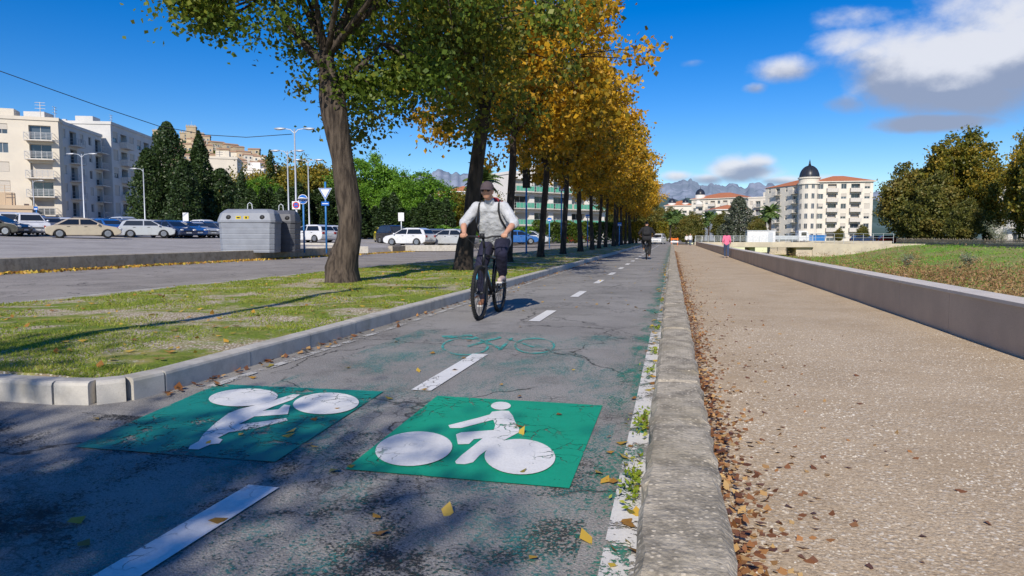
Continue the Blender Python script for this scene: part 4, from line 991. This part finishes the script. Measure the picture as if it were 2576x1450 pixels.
mb=MB();mb.box((2.35,-1.06,1.75),(.9,.02,.6));mb.add([(3.16,-.9,1.5),(3.16,.9,1.5),(2.99,.85,2.25),(2.99,-.85,2.25)],[(0,1,2,3)]);mb.obj('window',[m_glass],e)
mb=MB();mb.bx(-3.2,1.3,-1.1,1.1,.75,.95);mb.bx(-3.2,1.3,-1.1,-1.05,.953,1.4);mb.bx(-3.2,1.3,1.05,1.1,.953,1.4);mb.bx(-3.2,1.25,-.3,.3,.5,.745);mb.obj('cargo_bed',[m_steel],e)
for x in (-2.2,2.4):
    for s_ in (-1,1): wheelobj(e,x,s_*.95,.42,s_)
l=XY(1912,124);e=E('site_container',(l[0],l[1],-.1),'Long white site cabin standing by the bridge','container',rz=.05)
mb=MB();mb.bx(-2.4,2.4,-1.2,1.2,.15,2.3)
for i in range(18): mb.bx(-2.35+i*.265,-2.25+i*.265,-1.24,-1.202,.25,2.2)
mb.obj('wall',[m_signw],e);MB().bx(-2.5,2.5,-1.3,1.3,2.303,2.42).obj('roof',[m_steel],e)
mb=MB();mb.bx(1.2,2.0,-1.27,-1.245,.2,2.1);mb.obj('door',[m_steel],e)
l=XY(2050,130);e=E('skip_container',(l[0],l[1],-.08),'Blue metal skip container on the far bank','container')
mb=MB();mb.ext([(-1.5,0.1),(1.5,0.1),(1.8,1.5),(-1.8,1.5)],-.9,.9)
for i in range(7): mb.box((-1.3+i*.43,-.93,.8),(.08,.06,1.3))
mb.obj('hull',[m_blue],e);MB().bx(-1.85,1.85,-.97,.97,1.503,1.6).obj('rim',[m_blue],e)
# bridge
e=E('bridge',(4,118,0),'Low concrete road bridge crossing the river bed','bridge',rz=.0)
mb=MB();mb.bx(-.3,18,-1.,9,-.55,.1);mb.bx(-.3,18,-1.15,-1.01,-.5,.3);mb.obj('deck',[m_quay],e)
mb=MB()
for i in range(19): mb.bx(-.2+i*1,-.14+i*1,-1.1,-1.04,.3,1.3)
for z in (.5,.7,.9,1.1,1.3): mb.bx(-.3,18,-1.09,-1.05,z,z+.04)
mb.obj('railing',[m_steel],e)
mb=MB();mb.bx(8.5,9.3,0,8,-2.4,-.552);mb.bx(15.5,18,-.5,9,-2.4,-.552);mb.obj('pier',[m_quay],e)
mb=MB();
for a,b,h in [((17.5,135.8),(37,129.8),-.02),((21.5,118),(21.5,134),-.02)]:
    kerbline(mb,[a,b],.5,h+.45,z0=-2.4,seg=5)
kerbline(mb,[(22,117.5),(36.5,112)],.5,.12,z0=-2.4,seg=5)
T(mb.obj('quay_wall',[m_quay]),'Beige concrete quay wall along the river bed','wall')
mb=MB();a=Vector((36,70,0));b=Vector((36.5,126,0));n=260
for i in range(n):
    p=a.lerp(b,i/n);h=U(.85,1.1);mb.box((p.x,p.y,-.3+h/2),(.03,.09,h+.4))
for z in (.15,.6): mb.box((36.3,98,z),(.04,56,.06),0,-.009)
T(mb.obj('fence',[m_wood]),'Weathered wooden paling fence on the far bank','fence')
a=Vector((36.4,127,0));b=Vector((17.8,133.5,0));mb=MB()
for i in range(14):
    p=a.lerp(b,i/13);mb.tube([(p.x,p.y,-.1),(p.x,p.y,1.7)],.04,6)
for z in (.3,1.0,1.7): mb.tube([(a.x,a.y,z),(b.x,b.y,z)],.025,5)
T(mb.obj('fence',[m_steel]),'Galvanised metal site fence above the quay','fence')
# ---------------------------------------------------------------- street furniture
def lamp(u,d,vtop,arms,label,base=None):
    l=loc(u,d) if base is None else base;zt=P(u,vtop,d).z-l[2] if base is None else vtop
    e=E('street_lamp',l,label,'street lamp',rz=A,group='street lamps of the car park')
    k=1 if base is None else 1.5  # thicker pole on the unseen post, to widen its shadow
    MB().tube([(0,0,-.2),(0,0,1.2),(0,0,1.25),(0,0,zt)],[.13*k,.13*k,.085*k,.055*k],10).obj('pole',[m_steel],e,smooth=True)
    for s_ in arms:
        MB().tube([(0,0,zt-.35),(s_*.3,0,zt-.05),(s_*.75,0,zt+.02)],[.04,.035,.03],6).obj('arm',[m_steel],e)
        h=MB();h.ell((s_*1.15,0,zt+.02),(.5,.17,.09),0,14,6);h.ell((s_*1.2,0,zt-.03),(.32,.12,.07),1,12,6);h.obj('lamp_head',[m_steel,m_lampw],e,smooth=True)
    return e
lamp(747,55,325,(-1,1),'Tall grey street lamp with two arms')
lamp(728,66,380,(-1,1),'Tall grey street lamp with two arms')
lamp(779,74,403,(-1,1),'Tall grey street lamp with two arms')
lamp(215,72,388,(-1,1),'Tall grey street lamp with two arms')
lamp(367,86,425,(-1,),'Grey street lamp with a single arm')
lamp(1040,95,445,(-1,),'Grey street lamp with a single arm')
lamp(0,0,9.5,(1,),'Unseen lamp post added behind the camera to cast a shadow line',base=(-5.2,-2.0,0))  # added out of view, in place of a leaning trunk, for its shadow
lamp(90,100,455,(1,),'Grey street lamp with a single arm')
# bins
def binn(u0,u1,vt,d,lm,label,z=None,rz=A):
    x,y=XY((u0+u1)/2,d);zb=zP(x);w=(u1-u0)/1717*d;h=P(u0,vt,d).z-zb
    e=E('recycling_bin',(x,y,zb),label,'recycling bin',rz=rz,group='recycling bins')
    dp=1.3;mb=MB()
    def ringp(z,wx,wy,c=.18): 
        return [(-wx/2+c,-wy/2,z),(wx/2-c,-wy/2,z),(wx/2,-wy/2+c,z),(wx/2,wy/2-c,z),(wx/2-c,wy/2,z),(-wx/2+c,wy/2,z),(-wx/2,wy/2-c,z),(-wx/2,-wy/2+c,z)]
    lv=[]
    zs=[0,.05];nrib=5
    for k in range(nrib): z0=.1+k*(h*.66-.1)/nrib;zs+=[z0,z0+.03,z0+.06]
    zs+=[h*.68]
    for i,z in enumerate(sorted(zs)):
        f=.96+.04*z/(h*.7);lv.append(ringp(z,w*f-(.025 if i%3==0 else 0),dp*f-(.025 if i%3==0 else 0)))
    vs=[v for r_ in lv for v in r_];fs=[(j*8+k,j*8+(k+1)%8,(j+1)*8+(k+1)%8,(j+1)*8+k) for j in range(len(lv)-1) for k in range(8)]+[tuple(range(7,-1,-1)),tuple((len(lv)-1)*8+k for k in range(8))]
    mb.add(vs,fs);mb.obj('body',[lm],e)
    ld=[ringp(h*.685,w*1.04,dp*1.04),ringp(h*.74,w*1.04,dp*1.04),ringp(h*.90,w*.97,dp*.86),ringp(h*.97,w*.9,dp*.6,.25),ringp(h,w*.78,dp*.35,.1)]
    vs=[v for r_ in ld for v in r_];fs=[(j*8+k,j*8+(k+1)%8,(j+1)*8+(k+1)%8,(j+1)*8+k) for j in range(4) for k in range(8)]+[tuple(range(7,-1,-1)),tuple(32+k for k in range(8))]
    mb=MB().add(vs,fs);mb.obj('lid',[lm],e,bevel=.03)
    mb=MB();
    for s_ in (-1,1): mb.ell((s_*w*.30,-dp*.47,h*.80),(.13,.07,.13),0,12,6)
    mb.obj('opening',[m_black],e)
    mb=MB();mb.tube([(-.12,0,h-.02),(-.1,0,h+.25),(0,0,h+.33),(.1,0,h+.25),(.12,0,h-.02)],.025,6);mb.obj('lifting_hook',[m_steel],e)
    mb=MB();mb.box((-w*.12,-dp*.49-.012,h*.80),(.24,.02,.15));mb.box((w*.02,-dp*.49-.012,h*.80),(.24,.02,.15))
    mb.box((-w*.12,-dp*.49-.026,h*.80),(.15,.006,.06),1);mb.box((w*.02,-dp*.49-.026,h*.80),(.09,.006,.09),1);mb.obj('sticker',[m_yel,m_black],e)
    return e
binn(562,700,527,33.5,m_bin,'Large ribbed light grey plastic recycling bin')
binn(668,750,530,35.2,m_bind,'Dark grey plastic recycling bin beside the other')
# signs
def disc(mb,x,z,r,y,mi,n=28): mb.add([(x+r*math.cos(2*math.pi*k/n),y,z+r*math.sin(2*math.pi*k/n)) for k in range(n)],[tuple(range(n))],mi)
def signpole(u,d,vt,label,polem=None,z=None):
    l=loc(u,d,z);h=P(u,vt,d).z-l[2];e=E('road_sign',l,label,'road sign',rz=A);MB().tube([(0,0,-.1),(0,0,h)],.05,8).obj('pole',[polem or m_blue],e,smooth=True);return e,h
s37=lambda v,u=765,d=37:P(u,v,d).z-loc(u,d)[2]
e,h=signpole(765,37,492,'Round blue cycle sign on a blue pole')
mb=MB();z=s37(502);disc(mb,0,z,.26,-.065,0);disc(mb,0,z,.235,-.068,1)
for x in (-.1,.1): mb.torus((x,-.075,z-.05),.065,.01,0,16,4,'y')
mb.tube([(-.1,-.075,z-.05),(-.03,-.075,z+.06),(.08,-.075,z+.05),(.1,-.075,z-.05)],.01,5,0);mb.tube([(-.03,-.075,z+.06),(0,-.075,z-.05),(.08,-.075,z+.05)],.01,5,0)
mb.tube([(0,-.05,z-.02),(0,-.04,z+.02)],[.27,.27],28,0);mb.obj('panel',[m_signw,m_signblue],e)
e,h=signpole(748,37.6,505,'Square no parking sign on a grey post',m_steel)
mb=MB();z=s37(517,748,37.6);mb.bx(-.22,.22,-.09,-.06,z-.22,z+.22,0);disc(mb,0,z,.18,-.094,1);disc(mb,0,z,.13,-.098,2);mb.box((0,-.101,z),(.26,.004,.035),1);mb.obj('panel',[m_signw,m_signr,m_signblue],e)
e,h=signpole(821,36,458,'Triangular give way sign on a blue pole')
zz=P(821,484,36).z-loc(821,36)[2];mb=MB();s_=.33
def trip(s_,y,mi): mb.add([(-s_,y,zz+s_*.58),(s_,y,zz+s_*.58),(0,y,zz-s_*1.16)],[(2,1,0)],mi)
trip(.36,-.06,0);trip(.32,-.064,1);trip(.25,-.068,2);mb.obj('panel',[m_steel,m_signblue,m_signw],e)
mb=MB();z=P(821,513,36).z-loc(821,36)[2];mb.bx(-.2,.2,-.09,-.06,z-.1,z+.1,0);mb.bx(-.16,.16,-.094,-.091,z-.02,z+.02,1);mb.obj('panel',[m_signblue,m_signw],e)
def bluepole(u,d,vt,lab,box=False):
    e,h=signpole(u,d,vt,lab,z=.1)
    mb=MB()
    if box:
        mb.bx(-.22,.22,-.1,.2,h-1.1,h-.05,0);mb.tube([(0,-.12,h-.3),(0,-.1,h-.3)],[.11,.11],14,0);mb.tube([(0,-.12,h-.75),(0,-.1,h-.75)],[.11,.11],14,0)
    else: mb.bx(-.2,.2,-.08,-.055,h-.35,h-.02,1);mb.bx(-.16,.16,-.084,-.081,h-.3,h-.2,0)
    mb.obj('signal_box' if box else 'panel',[m_black if box else m_signw,m_signblue],e)
bluepole(1324,40,425,'Black traffic signal on a blue pole',True);bluepole(1412,52,470,'Small blue sign on a blue pole');bluepole(1382,66,548,'Small blue sign on a blue pole');bluepole(1478,66,540,'Small blue sign on a blue pole');bluepole(1215,60,560,'Small blue sign on a blue pole')
bluepole(1558,70,560,'Small blue sign on a blue pole');bluepole(95,68,520,'Small blue sign on a blue pole')
for u in (470,1010):
    e,h=signpole(u,60,535,'Small white notice on a grey post in the car park',m_steel);MB().bx(-.25,.25,-.09,-.06,h-.75,h-.02).obj('panel',[m_signw],e)
pts=[P(-60,158,45),P(100,215,47),P(250,268,50),P(400,318,53),P(520,340,54.5),P(620,346,55),P(735,338,55.5)]
mb=MB();sm=[]
for a,b in zip(pts[:-1],pts[1:]): sm+= [a.lerp(b,t) for t in (0,.5)]
mb.tube(sm+[pts[-1]],.028,5);T(mb.obj('power_cable',[m_black],smooth=True),'Thin black overhead cable sagging to the lamp','cable')
l=XY(1697,92);e=E('traffic_barrier',(l[0],l[1],0),'Orange and white plastic work barrier on the path','barrier')
mb=MB();mb.bx(-.5,.5,-.04,.04,.75,.95,0);mb.bx(-.5,.5,-.04,.04,.4,.6,1);mb.obj('panel',[m_orange,m_signw],e)
mb=MB();
for x in (-.4,.4): mb.bx(x-.04,x+.04,-.035,.035,0.03,1.05);mb.bx(x-.05,x+.05,-.25,.25,0,.03)
mb.obj('stand',[m_orange],e)
# ---------------------------------------------------------------- people
def remeshed(name,segs,ells,voxel,mats,smooth=2,faces=None):
    mb=MB()
    for (p0,r0,p1,r1) in segs:
        mb.ell(p0,(r0,)*3,0,14,10);mb.ell(p1,(r1,)*3,0,14,10)
        mb.tube([p0,p1],[r0,r1],14)
    for c,r in ells: mb.ell(c,r,0,20,14)
    me=mb.mesh('tmp',[]);o=bpy.data.objects.new('tmp',me);COL.objects.link(o)
    m=o.modifiers.new('r','REMESH');m.mode='VOXEL';m.voxel_size=voxel;m.use_smooth_shade=True
    if smooth: s_=o.modifiers.new('s','SMOOTH');s_.iterations=smooth;s_.factor=.5
    dg=bpy.context.evaluated_depsgraph_get();me2=bpy.data.meshes.new_from_object(o.evaluated_get(dg))
    bpy.data.objects.remove(o);me2.name=name;me2.materials.clear()
    for q in mats: me2.materials.append(q)
    return me2
def chain(pts,rs): return [(pts[i],rs[i],pts[i+1],rs[i+1]) for i in range(len(pts)-1)]
def wrinkle(me,amp=.010,sc=14,vert=1.0):
    for v in me.vertices:
        c=v.co;n_=noise.noise(Vector((c.x*sc,c.y*sc,c.z*sc*vert)))+.5*noise.noise(Vector((c.x*sc*2,c.y*sc*2,c.z*sc*2.4)))
        v.co=c+v.normal*n_*amp
    return me
def head(hx,hz,y=0.0,dn=0.0):
    c=(hx,y,hz)
    return [(c,(.098,.076,.118)),((hx+.035-dn,y,hz-.065),(.058,.052,.055)),((hx+.10-dn*.5,y,hz-.02),(.022,.013,.022)),((hx+.085-dn,y,hz-.062),(.012,.025,.007)),((hx-.01,y+.078,hz-.015),(.02,.012,.032)),((hx-.01,y-.078,hz-.015),(.02,.012,.032)),((hx+.088,y,hz+.02),(.012,.05,.01))]
def cyclist(front,ang,scheme,labels,vox=.007):
    e=E('bicycle',front,labels[0],'bicycle',rz=ang)
    for x,nm in ((0,'rear'),(1.06,'front')):
        w=MB();w.torus((0,0,0),.315,.012,0,40,6,'y')
        for k in range(20):
            a=2*math.pi*k/20;w.tube([(.02*math.cos(a),.02*(-1)**k,.02*math.sin(a)),(.31*math.cos(a),0,.31*math.sin(a))],.0022,4,0,False)
        w.tube([(0,-.05,0),(0,.05,0)],.022,10);o=w.obj('wheel',[m_bframe],e,(x,0,.36))
        t=MB();t.torus((0,0,0),.335,.026,0,44,8,'y');
        for k in range(60):
            a=2*math.pi*k/60;t.box((.36*math.cos(a),0,.36*math.sin(a)),(.012,.05,.012))
        t.obj('tyre',[m_tyre],o,smooth=False)
    f=MB();BBk=(.43,0,.31);st=(.27,0,.80);ht=(.83,0,.86);hb=(.865,0,.74)
    f.tube([BBk,st],.019,8);f.tube([st,ht],.021,8);f.tube([BBk,hb],.026,8);f.tube([hb,ht],.024,8)
    f.tube([(.52,0,.42),(.76,0,.68)],.0275,8,1)
    for s_ in (-1,1): f.tube([(0,s_*.06,.36),(.40,s_*.04,.31)],.011,6);f.tube([(0,s_*.06,.36),(.27,s_*.02,.76)],.010,6)
    f.obj('frame',[m_bframe,m_bcyan],e,smooth=True)
    f=MB()
    for s_ in (-1,1): f.tube([(1.06,s_*.06,.36),(.93,s_*.065,.70)],[.016,.022],8)
    f.tube([(.93,-.07,.70),(.93,.07,.70)],.022,8);f.tube([(.88,0,.72),(.82,0,.95)],.02,8)
    f.tube([(.995,-.066,.53),(.965,-.067,.61)],.023,8,1);f.obj('fork',[m_bframe,m_bcyan],e,smooth=True)
    f=MB();f.tube([(.82,0,.95),(.88,0,1.08)],.018,8);f.tube([(.83,-.33,1.11),(.86,-.12,1.11),(.88,-.05,1.09),(.88,.05,1.09),(.86,.12,1.11),(.83,.33,1.11)],.013,8)
    for s_ in (-1,1): f.tube([(.85,s_*.2,1.11),(.93,s_*.22,1.08)],.006,5);f.tube([(.93,s_*.2,1.08),(.97,s_*.12,1.02),(.99,s_*.04,.92),(.94,0,.76)],.004,4)
    f.box((.93,0,1.12),(.04,.06,.06));f.obj('handlebar',[m_black],e,smooth=True)
    f=MB();f.tube([st,(.235,0,.93)],.014,8);f.ell((.2,0,.955),(.14,.085,.035),0,16,8);f.obj('saddle',[m_black],e,smooth=True)
    f=MB();f.tube([(.43,-.05,.31),(.43,.05,.31)],.03,10);f.torus((.43,-.05,.31),.09,.006,0,28,5,'y')
    f.tube([(.43,.07,.31),(.43,.09,.48)],.012,6);f.tube([(.43,-.07,.31),(.43,-.09,.14)],.012,6)
    f.tube([(0,-.06,.36+.03),(.43,-.05,.31+.09)],.005,4);f.tube([(0,-.06,.33),(.43,-.05,.22)],.005,4);f.obj('crankset',[m_black],e)
    for s_,z in ((1,.48),(-1,.14)): f=MB();f.box((.43,s_*.145,z),(.09,.1,.025));f.obj('pedal',[m_black],e)
    # ------ rider, leaning over the bars
    r=E('person',front,labels[1],'person',rz=ang)
    HX,HZ=.67,1.735
    sh=[(.51,s_*.195,1.52) for s_ in(-1,1)];el=[(.575,s_*.36,1.30) for s_ in(-1,1)];ha=[(.80,s_*.29,1.15) for s_ in(-1,1)]
    hip=[(.18,s_*.10,1.06) for s_ in(-1,1)];kn_=[(.47,-.16,.66),(.61,.18,.88)];an=[(.37,-.14,.24),(.36,.14,.575)]
    segs=[];ells=head(HX,HZ,0,.02)
    segs+=chain([(.49,0,1.51),(.57,0,1.62),(.63,0,1.69)],[.05,.055,.06])
    segs+=chain([(.18,0,1.08),(.31,0,1.27),(.46,0,1.46)],[.08,.07,.06])
    for i,s_ in enumerate((-1,1)):
        segs+=chain([sh[i],el[i]],[.045,.040]);segs+=chain([el[i],(.68,s_*.335,1.235),ha[i]],[.042,.045,.028])
        segs+=chain([hip[i],kn_[i],an[i]],[.075,.052,.036]);segs+=[((.47,0,1.46),.05,sh[i],.045),((.18,0,1.06),.08,hip[i],.08)]
        ft=(an[i][0]+.13,an[i][1],an[i][2]-.065);segs+=[((an[i][0]-.03,an[i][1],an[i][2]-.05),.026,ft,.022),((an[i][0],an[i][1],an[i][2]),.034,(an[i][0]-.02,an[i][1],an[i][2]-.05),.026)]
        hx,hy,hz=.815,s_*.29,1.135
        ells.append(((hx,hy,hz+.008),(.04,.042,.022)))
        for k in range(4):
            y=hy+(k-1.5)*.021;l=[.9,1.05,1.0,.8][k]
            segs+=chain([(hx+.022,y,hz+.01),(hx+.022+.034*l,y,hz+.0),(hx+.02+.034*l,y,hz-.032*l),(hx+.03,y,hz-.045*l)],[.010,.0095,.009,.008])
        segs+=chain([(hx-.01,hy-s_*.035,hz),(hx+.02,hy-s_*.05,hz-.012),(hx+.035,hy-s_*.04,hz-.03)],[.012,.011,.009])
    ob('body',remeshed('body',segs,ells,vox,[m_skin]),r)
    segs=[]
    for y in (-.09,0,.09): segs+=chain([(.17,y,1.04),(.27,y*1.08,1.18),(.39,y*1.2,1.35),(.48,y*1.2,1.49)],[.135,.138,.13,.10])
    segs+=chain([(.50,0,1.51),(.555,0,1.60)],[.085,.070])
    for i,s_ in enumerate((-1,1)):
        segs+=[((.48,0,1.49),.10,sh[i],.076)];segs+=chain([sh[i],((sh[i][0]+el[i][0])/2,(sh[i][1]+el[i][1])/2,(sh[i][2]+el[i][2])/2),el[i],(.60,s_*.355,1.285)],[.076,.074,.070,.068])
    ob('sweater',wrinkle(remeshed('sweater',segs,[],.010,[scheme['top']])),r)
    segs=[]
    for i,s_ in enumerate((-1,1)):
        segs+=chain([hip[i],tuple((hip[i][k]+kn_[i][k])/2 for k in range(3)),kn_[i],tuple((kn_[i][k]+an[i][k])/2 for k in range(3)),(an[i][0],an[i][1],an[i][2]+.02)],[.115,.108,.086,.080,.066])
    segs+=[((.16,-.09,1.06),.12,(.16,.09,1.06),.12)]
    ob('trousers',wrinkle(remeshed('trousers',segs,[],.010,[scheme['leg']]),.009,12,.7),r)
    for i in (0,1):
        a=an[i];segs=[((a[0]-.05,a[1],a[2]-.05),.042,(a[0]+.08,a[1],a[2]-.065),.04),((a[0]+.08,a[1],a[2]-.065),.04,(a[0]+.17,a[1],a[2]-.075),.033),((a[0],a[1],a[2]),.046,(a[0]-.03,a[1],a[2]-.05),.042)]
        o=ob('shoe',remeshed('shoe',segs,[],.008,[scheme['shoe'][i]]),r)
        m=MB();m.box((a[0]+.06,a[1],a[2]-.105),(.27,.08,.022));m.obj('sole',[m_sole],o)
    c=MB();c.ell((HX-.01,0,HZ+.032),(.112,.092,.10),0,24,10,-.05);
    vs=[]
    for k in range(9):
        t=-math.pi/2+math.pi*k/8;vs+=[(HX+.02+.08*math.cos(t),.08*math.sin(t),HZ+.045),(HX+.025+.155*math.cos(t),.085*math.sin(t),HZ+.008)]
    c.add(vs,[(2*k,2*k+1,2*k+3,2*k+2) for k in range(8)]);c.add([(x,y,z-.008) for x,y,z in vs],[(2*k+2,2*k+3,2*k+1,2*k) for k in range(8)])
    c.obj('cap',[scheme['cap']],r,smooth=True)
    g=MB()
    for s_ in (-1,1): g.ell((HX+.083,s_*.035,HZ-.004),(.012,.028,.016),0,12,8);g.tube([(HX+.083,s_*.06,HZ+.002),(HX,s_*.082,HZ+.008)],.004,4)
    g.tube([(HX+.09,-.012,HZ+.002),(HX+.09,.012,HZ+.002)],.004,4);g.obj('sunglasses',[m_black],r,smooth=True)
    segs=[((.10,-.09,1.28),.10,(.10,.09,1.28),.10),((.25,-.08,1.52),.10,(.25,.08,1.52),.10),((.10,-.09,1.28),.10,(.25,-.08,1.52),.10),((.10,.09,1.28),.10,(.25,.08,1.52),.10),((.12,0,1.32),.1,(.27,0,1.56),.11)]
    o=ob('backpack',remeshed('backpack',segs,[],.012,[scheme['pack']]),r)
    m=MB()
    for s_ in (-1,1):
        m.tube([(.36,s_*.11,1.60),(.47,s_*.13,1.607),(.57,s_*.14,1.56),(.612,s_*.145,1.46),(.57,s_*.16,1.36),(.47,s_*.21,1.24),(.32,s_*.225,1.16)],.014,6)
    m.obj('strap',[m_blk],o,smooth=True)
    return e,r
fr=G(1256,784);fr.z=0
cyclist((fr.x,fr.y,0),-math.pi/2,dict(top=m_sweat,leg=m_navy,shoe=[m_shoeb,m_shoe],cap=m_cap,pack=m_redp),('Dark mountain bike with knobbly tyres ridden on the path','Man in grey sweater, cap and sunglasses riding a bicycle'))
x,y=XY(1628,34)
cyclist((x,y-.5,0),math.pi/2+.05,dict(top=m_blk,leg=m_blk,shoe=[m_shoeb,m_shoeb],cap=m_hair,pack=m_blk),('Dark bicycle seen from behind on the path','Rider in black clothes cycling away on the path'),vox=.012)
def walker(locn,ang,H,top,leg,label,stride=.28):
    k=H/1.7;r=E('person',locn,label,'person',rz=ang,sc=k)
    segs=[];sh=[(0.0,s_*.17,1.40) for s_ in (-1,1)];el=[(-.06-.05*s_,s_*.24,1.13) for s_ in(-1,1)];ha=[(.04-.10*s_,s_*.24,.90) for s_ in(-1,1)]
    hip=[(0,s_*.085,.88) for s_ in(-1,1)];kn_=[(.12*s_+.05,s_*.09,.48) for s_ in(-1,1)];an=[(stride*s_*.9-.03,s_*.08,.09 if s_>0 else .13) for s_ in(-1,1)]
    segs+=chain([(0,0,1.4),(.01,0,1.5),(.02,0,1.56)],[.06,.05,.05])+chain([(0,0,.92),(0,0,1.15),(0,0,1.38)],[.08,.08,.07])
    for i,s_ in enumerate((-1,1)):
        segs+=[((0,0,1.38),.06,sh[i],.045)]+chain([sh[i],el[i],ha[i]],[.042,.034,.024])+chain([hip[i],kn_[i],an[i]],[.075,.048,.033])
        segs+=[(an[i],.032,(an[i][0]+.14,an[i][1],an[i][2]-.05),.026)]
        for f in range(4): segs+=chain([(ha[i][0],ha[i][1],ha[i][2]),(ha[i][0]+(f-1.5)*.018,ha[i][1],ha[i][2]-.07),(ha[i][0]+(f-1.5)*.018+.01,ha[i][1]-s_*.015,ha[i][2]-.11)],[.02,.011,.009])
        segs+=chain([ha[i],(ha[i][0]+.04,ha[i][1]-s_*.01,ha[i][2]-.06)],[.018,.010])
    ob('body',remeshed('body',segs,head(.03,1.60),.011,[m_skin]),r)
    segs=[]
    for y in (-.07,0,.07): segs+=chain([(0,y,.9),(0,y,1.12),(0,y*1.3,1.37)],[.11,.10,.10])
    for i,s_ in enumerate((-1,1)): segs+=[((0,0,1.37),.09,sh[i],.065)]+chain([sh[i],el[i],tuple(el[i][j]*.3+ha[i][j]*.7 for j in range(3))],[.065,.052,.042])
    ob('jacket',remeshed('jacket',segs,[],.014,[top]),r)
    segs=[]
    for i in (0,1): segs+=chain([hip[i],kn_[i],(an[i][0],an[i][1],an[i][2]+.03)],[.105,.075,.052])
    ob('trousers',remeshed('trousers',segs,[],.014,[leg]),r)
    ob('hair',remeshed('hair',[((-.01,0,1.63),.095,(-.03,0,1.58),.09),((-.04,0,1.6),.07,(-.06,0,1.48),.05)],[],.014,[m_hair]),r)
    for i in (0,1): a=an[i];ob('shoe',remeshed('shoe',[((a[0]-.04,a[1],a[2]-.045),.042,(a[0]+.16,a[1],a[2]-.055),.035)],[],.012,[m_shoe]),r)
    return r
g=G(1827,649,-.15);walker((g.x,g.y,-.15),math.pi/2,1.58,m_pink,m_jean,'Woman in pink top and jeans walking on the promenade')
g=G(1736,620,-.15);walker((g.x,g.y,-.15),-math.pi/2,1.7,m_tee,m_jean,'Person in white top walking on the promenade')
g=G(1727,618,-.15);walker((g.x,g.y,-.15),-math.pi/2,1.62,m_tee,m_blk,'Person in pale clothes walking beside a companion')
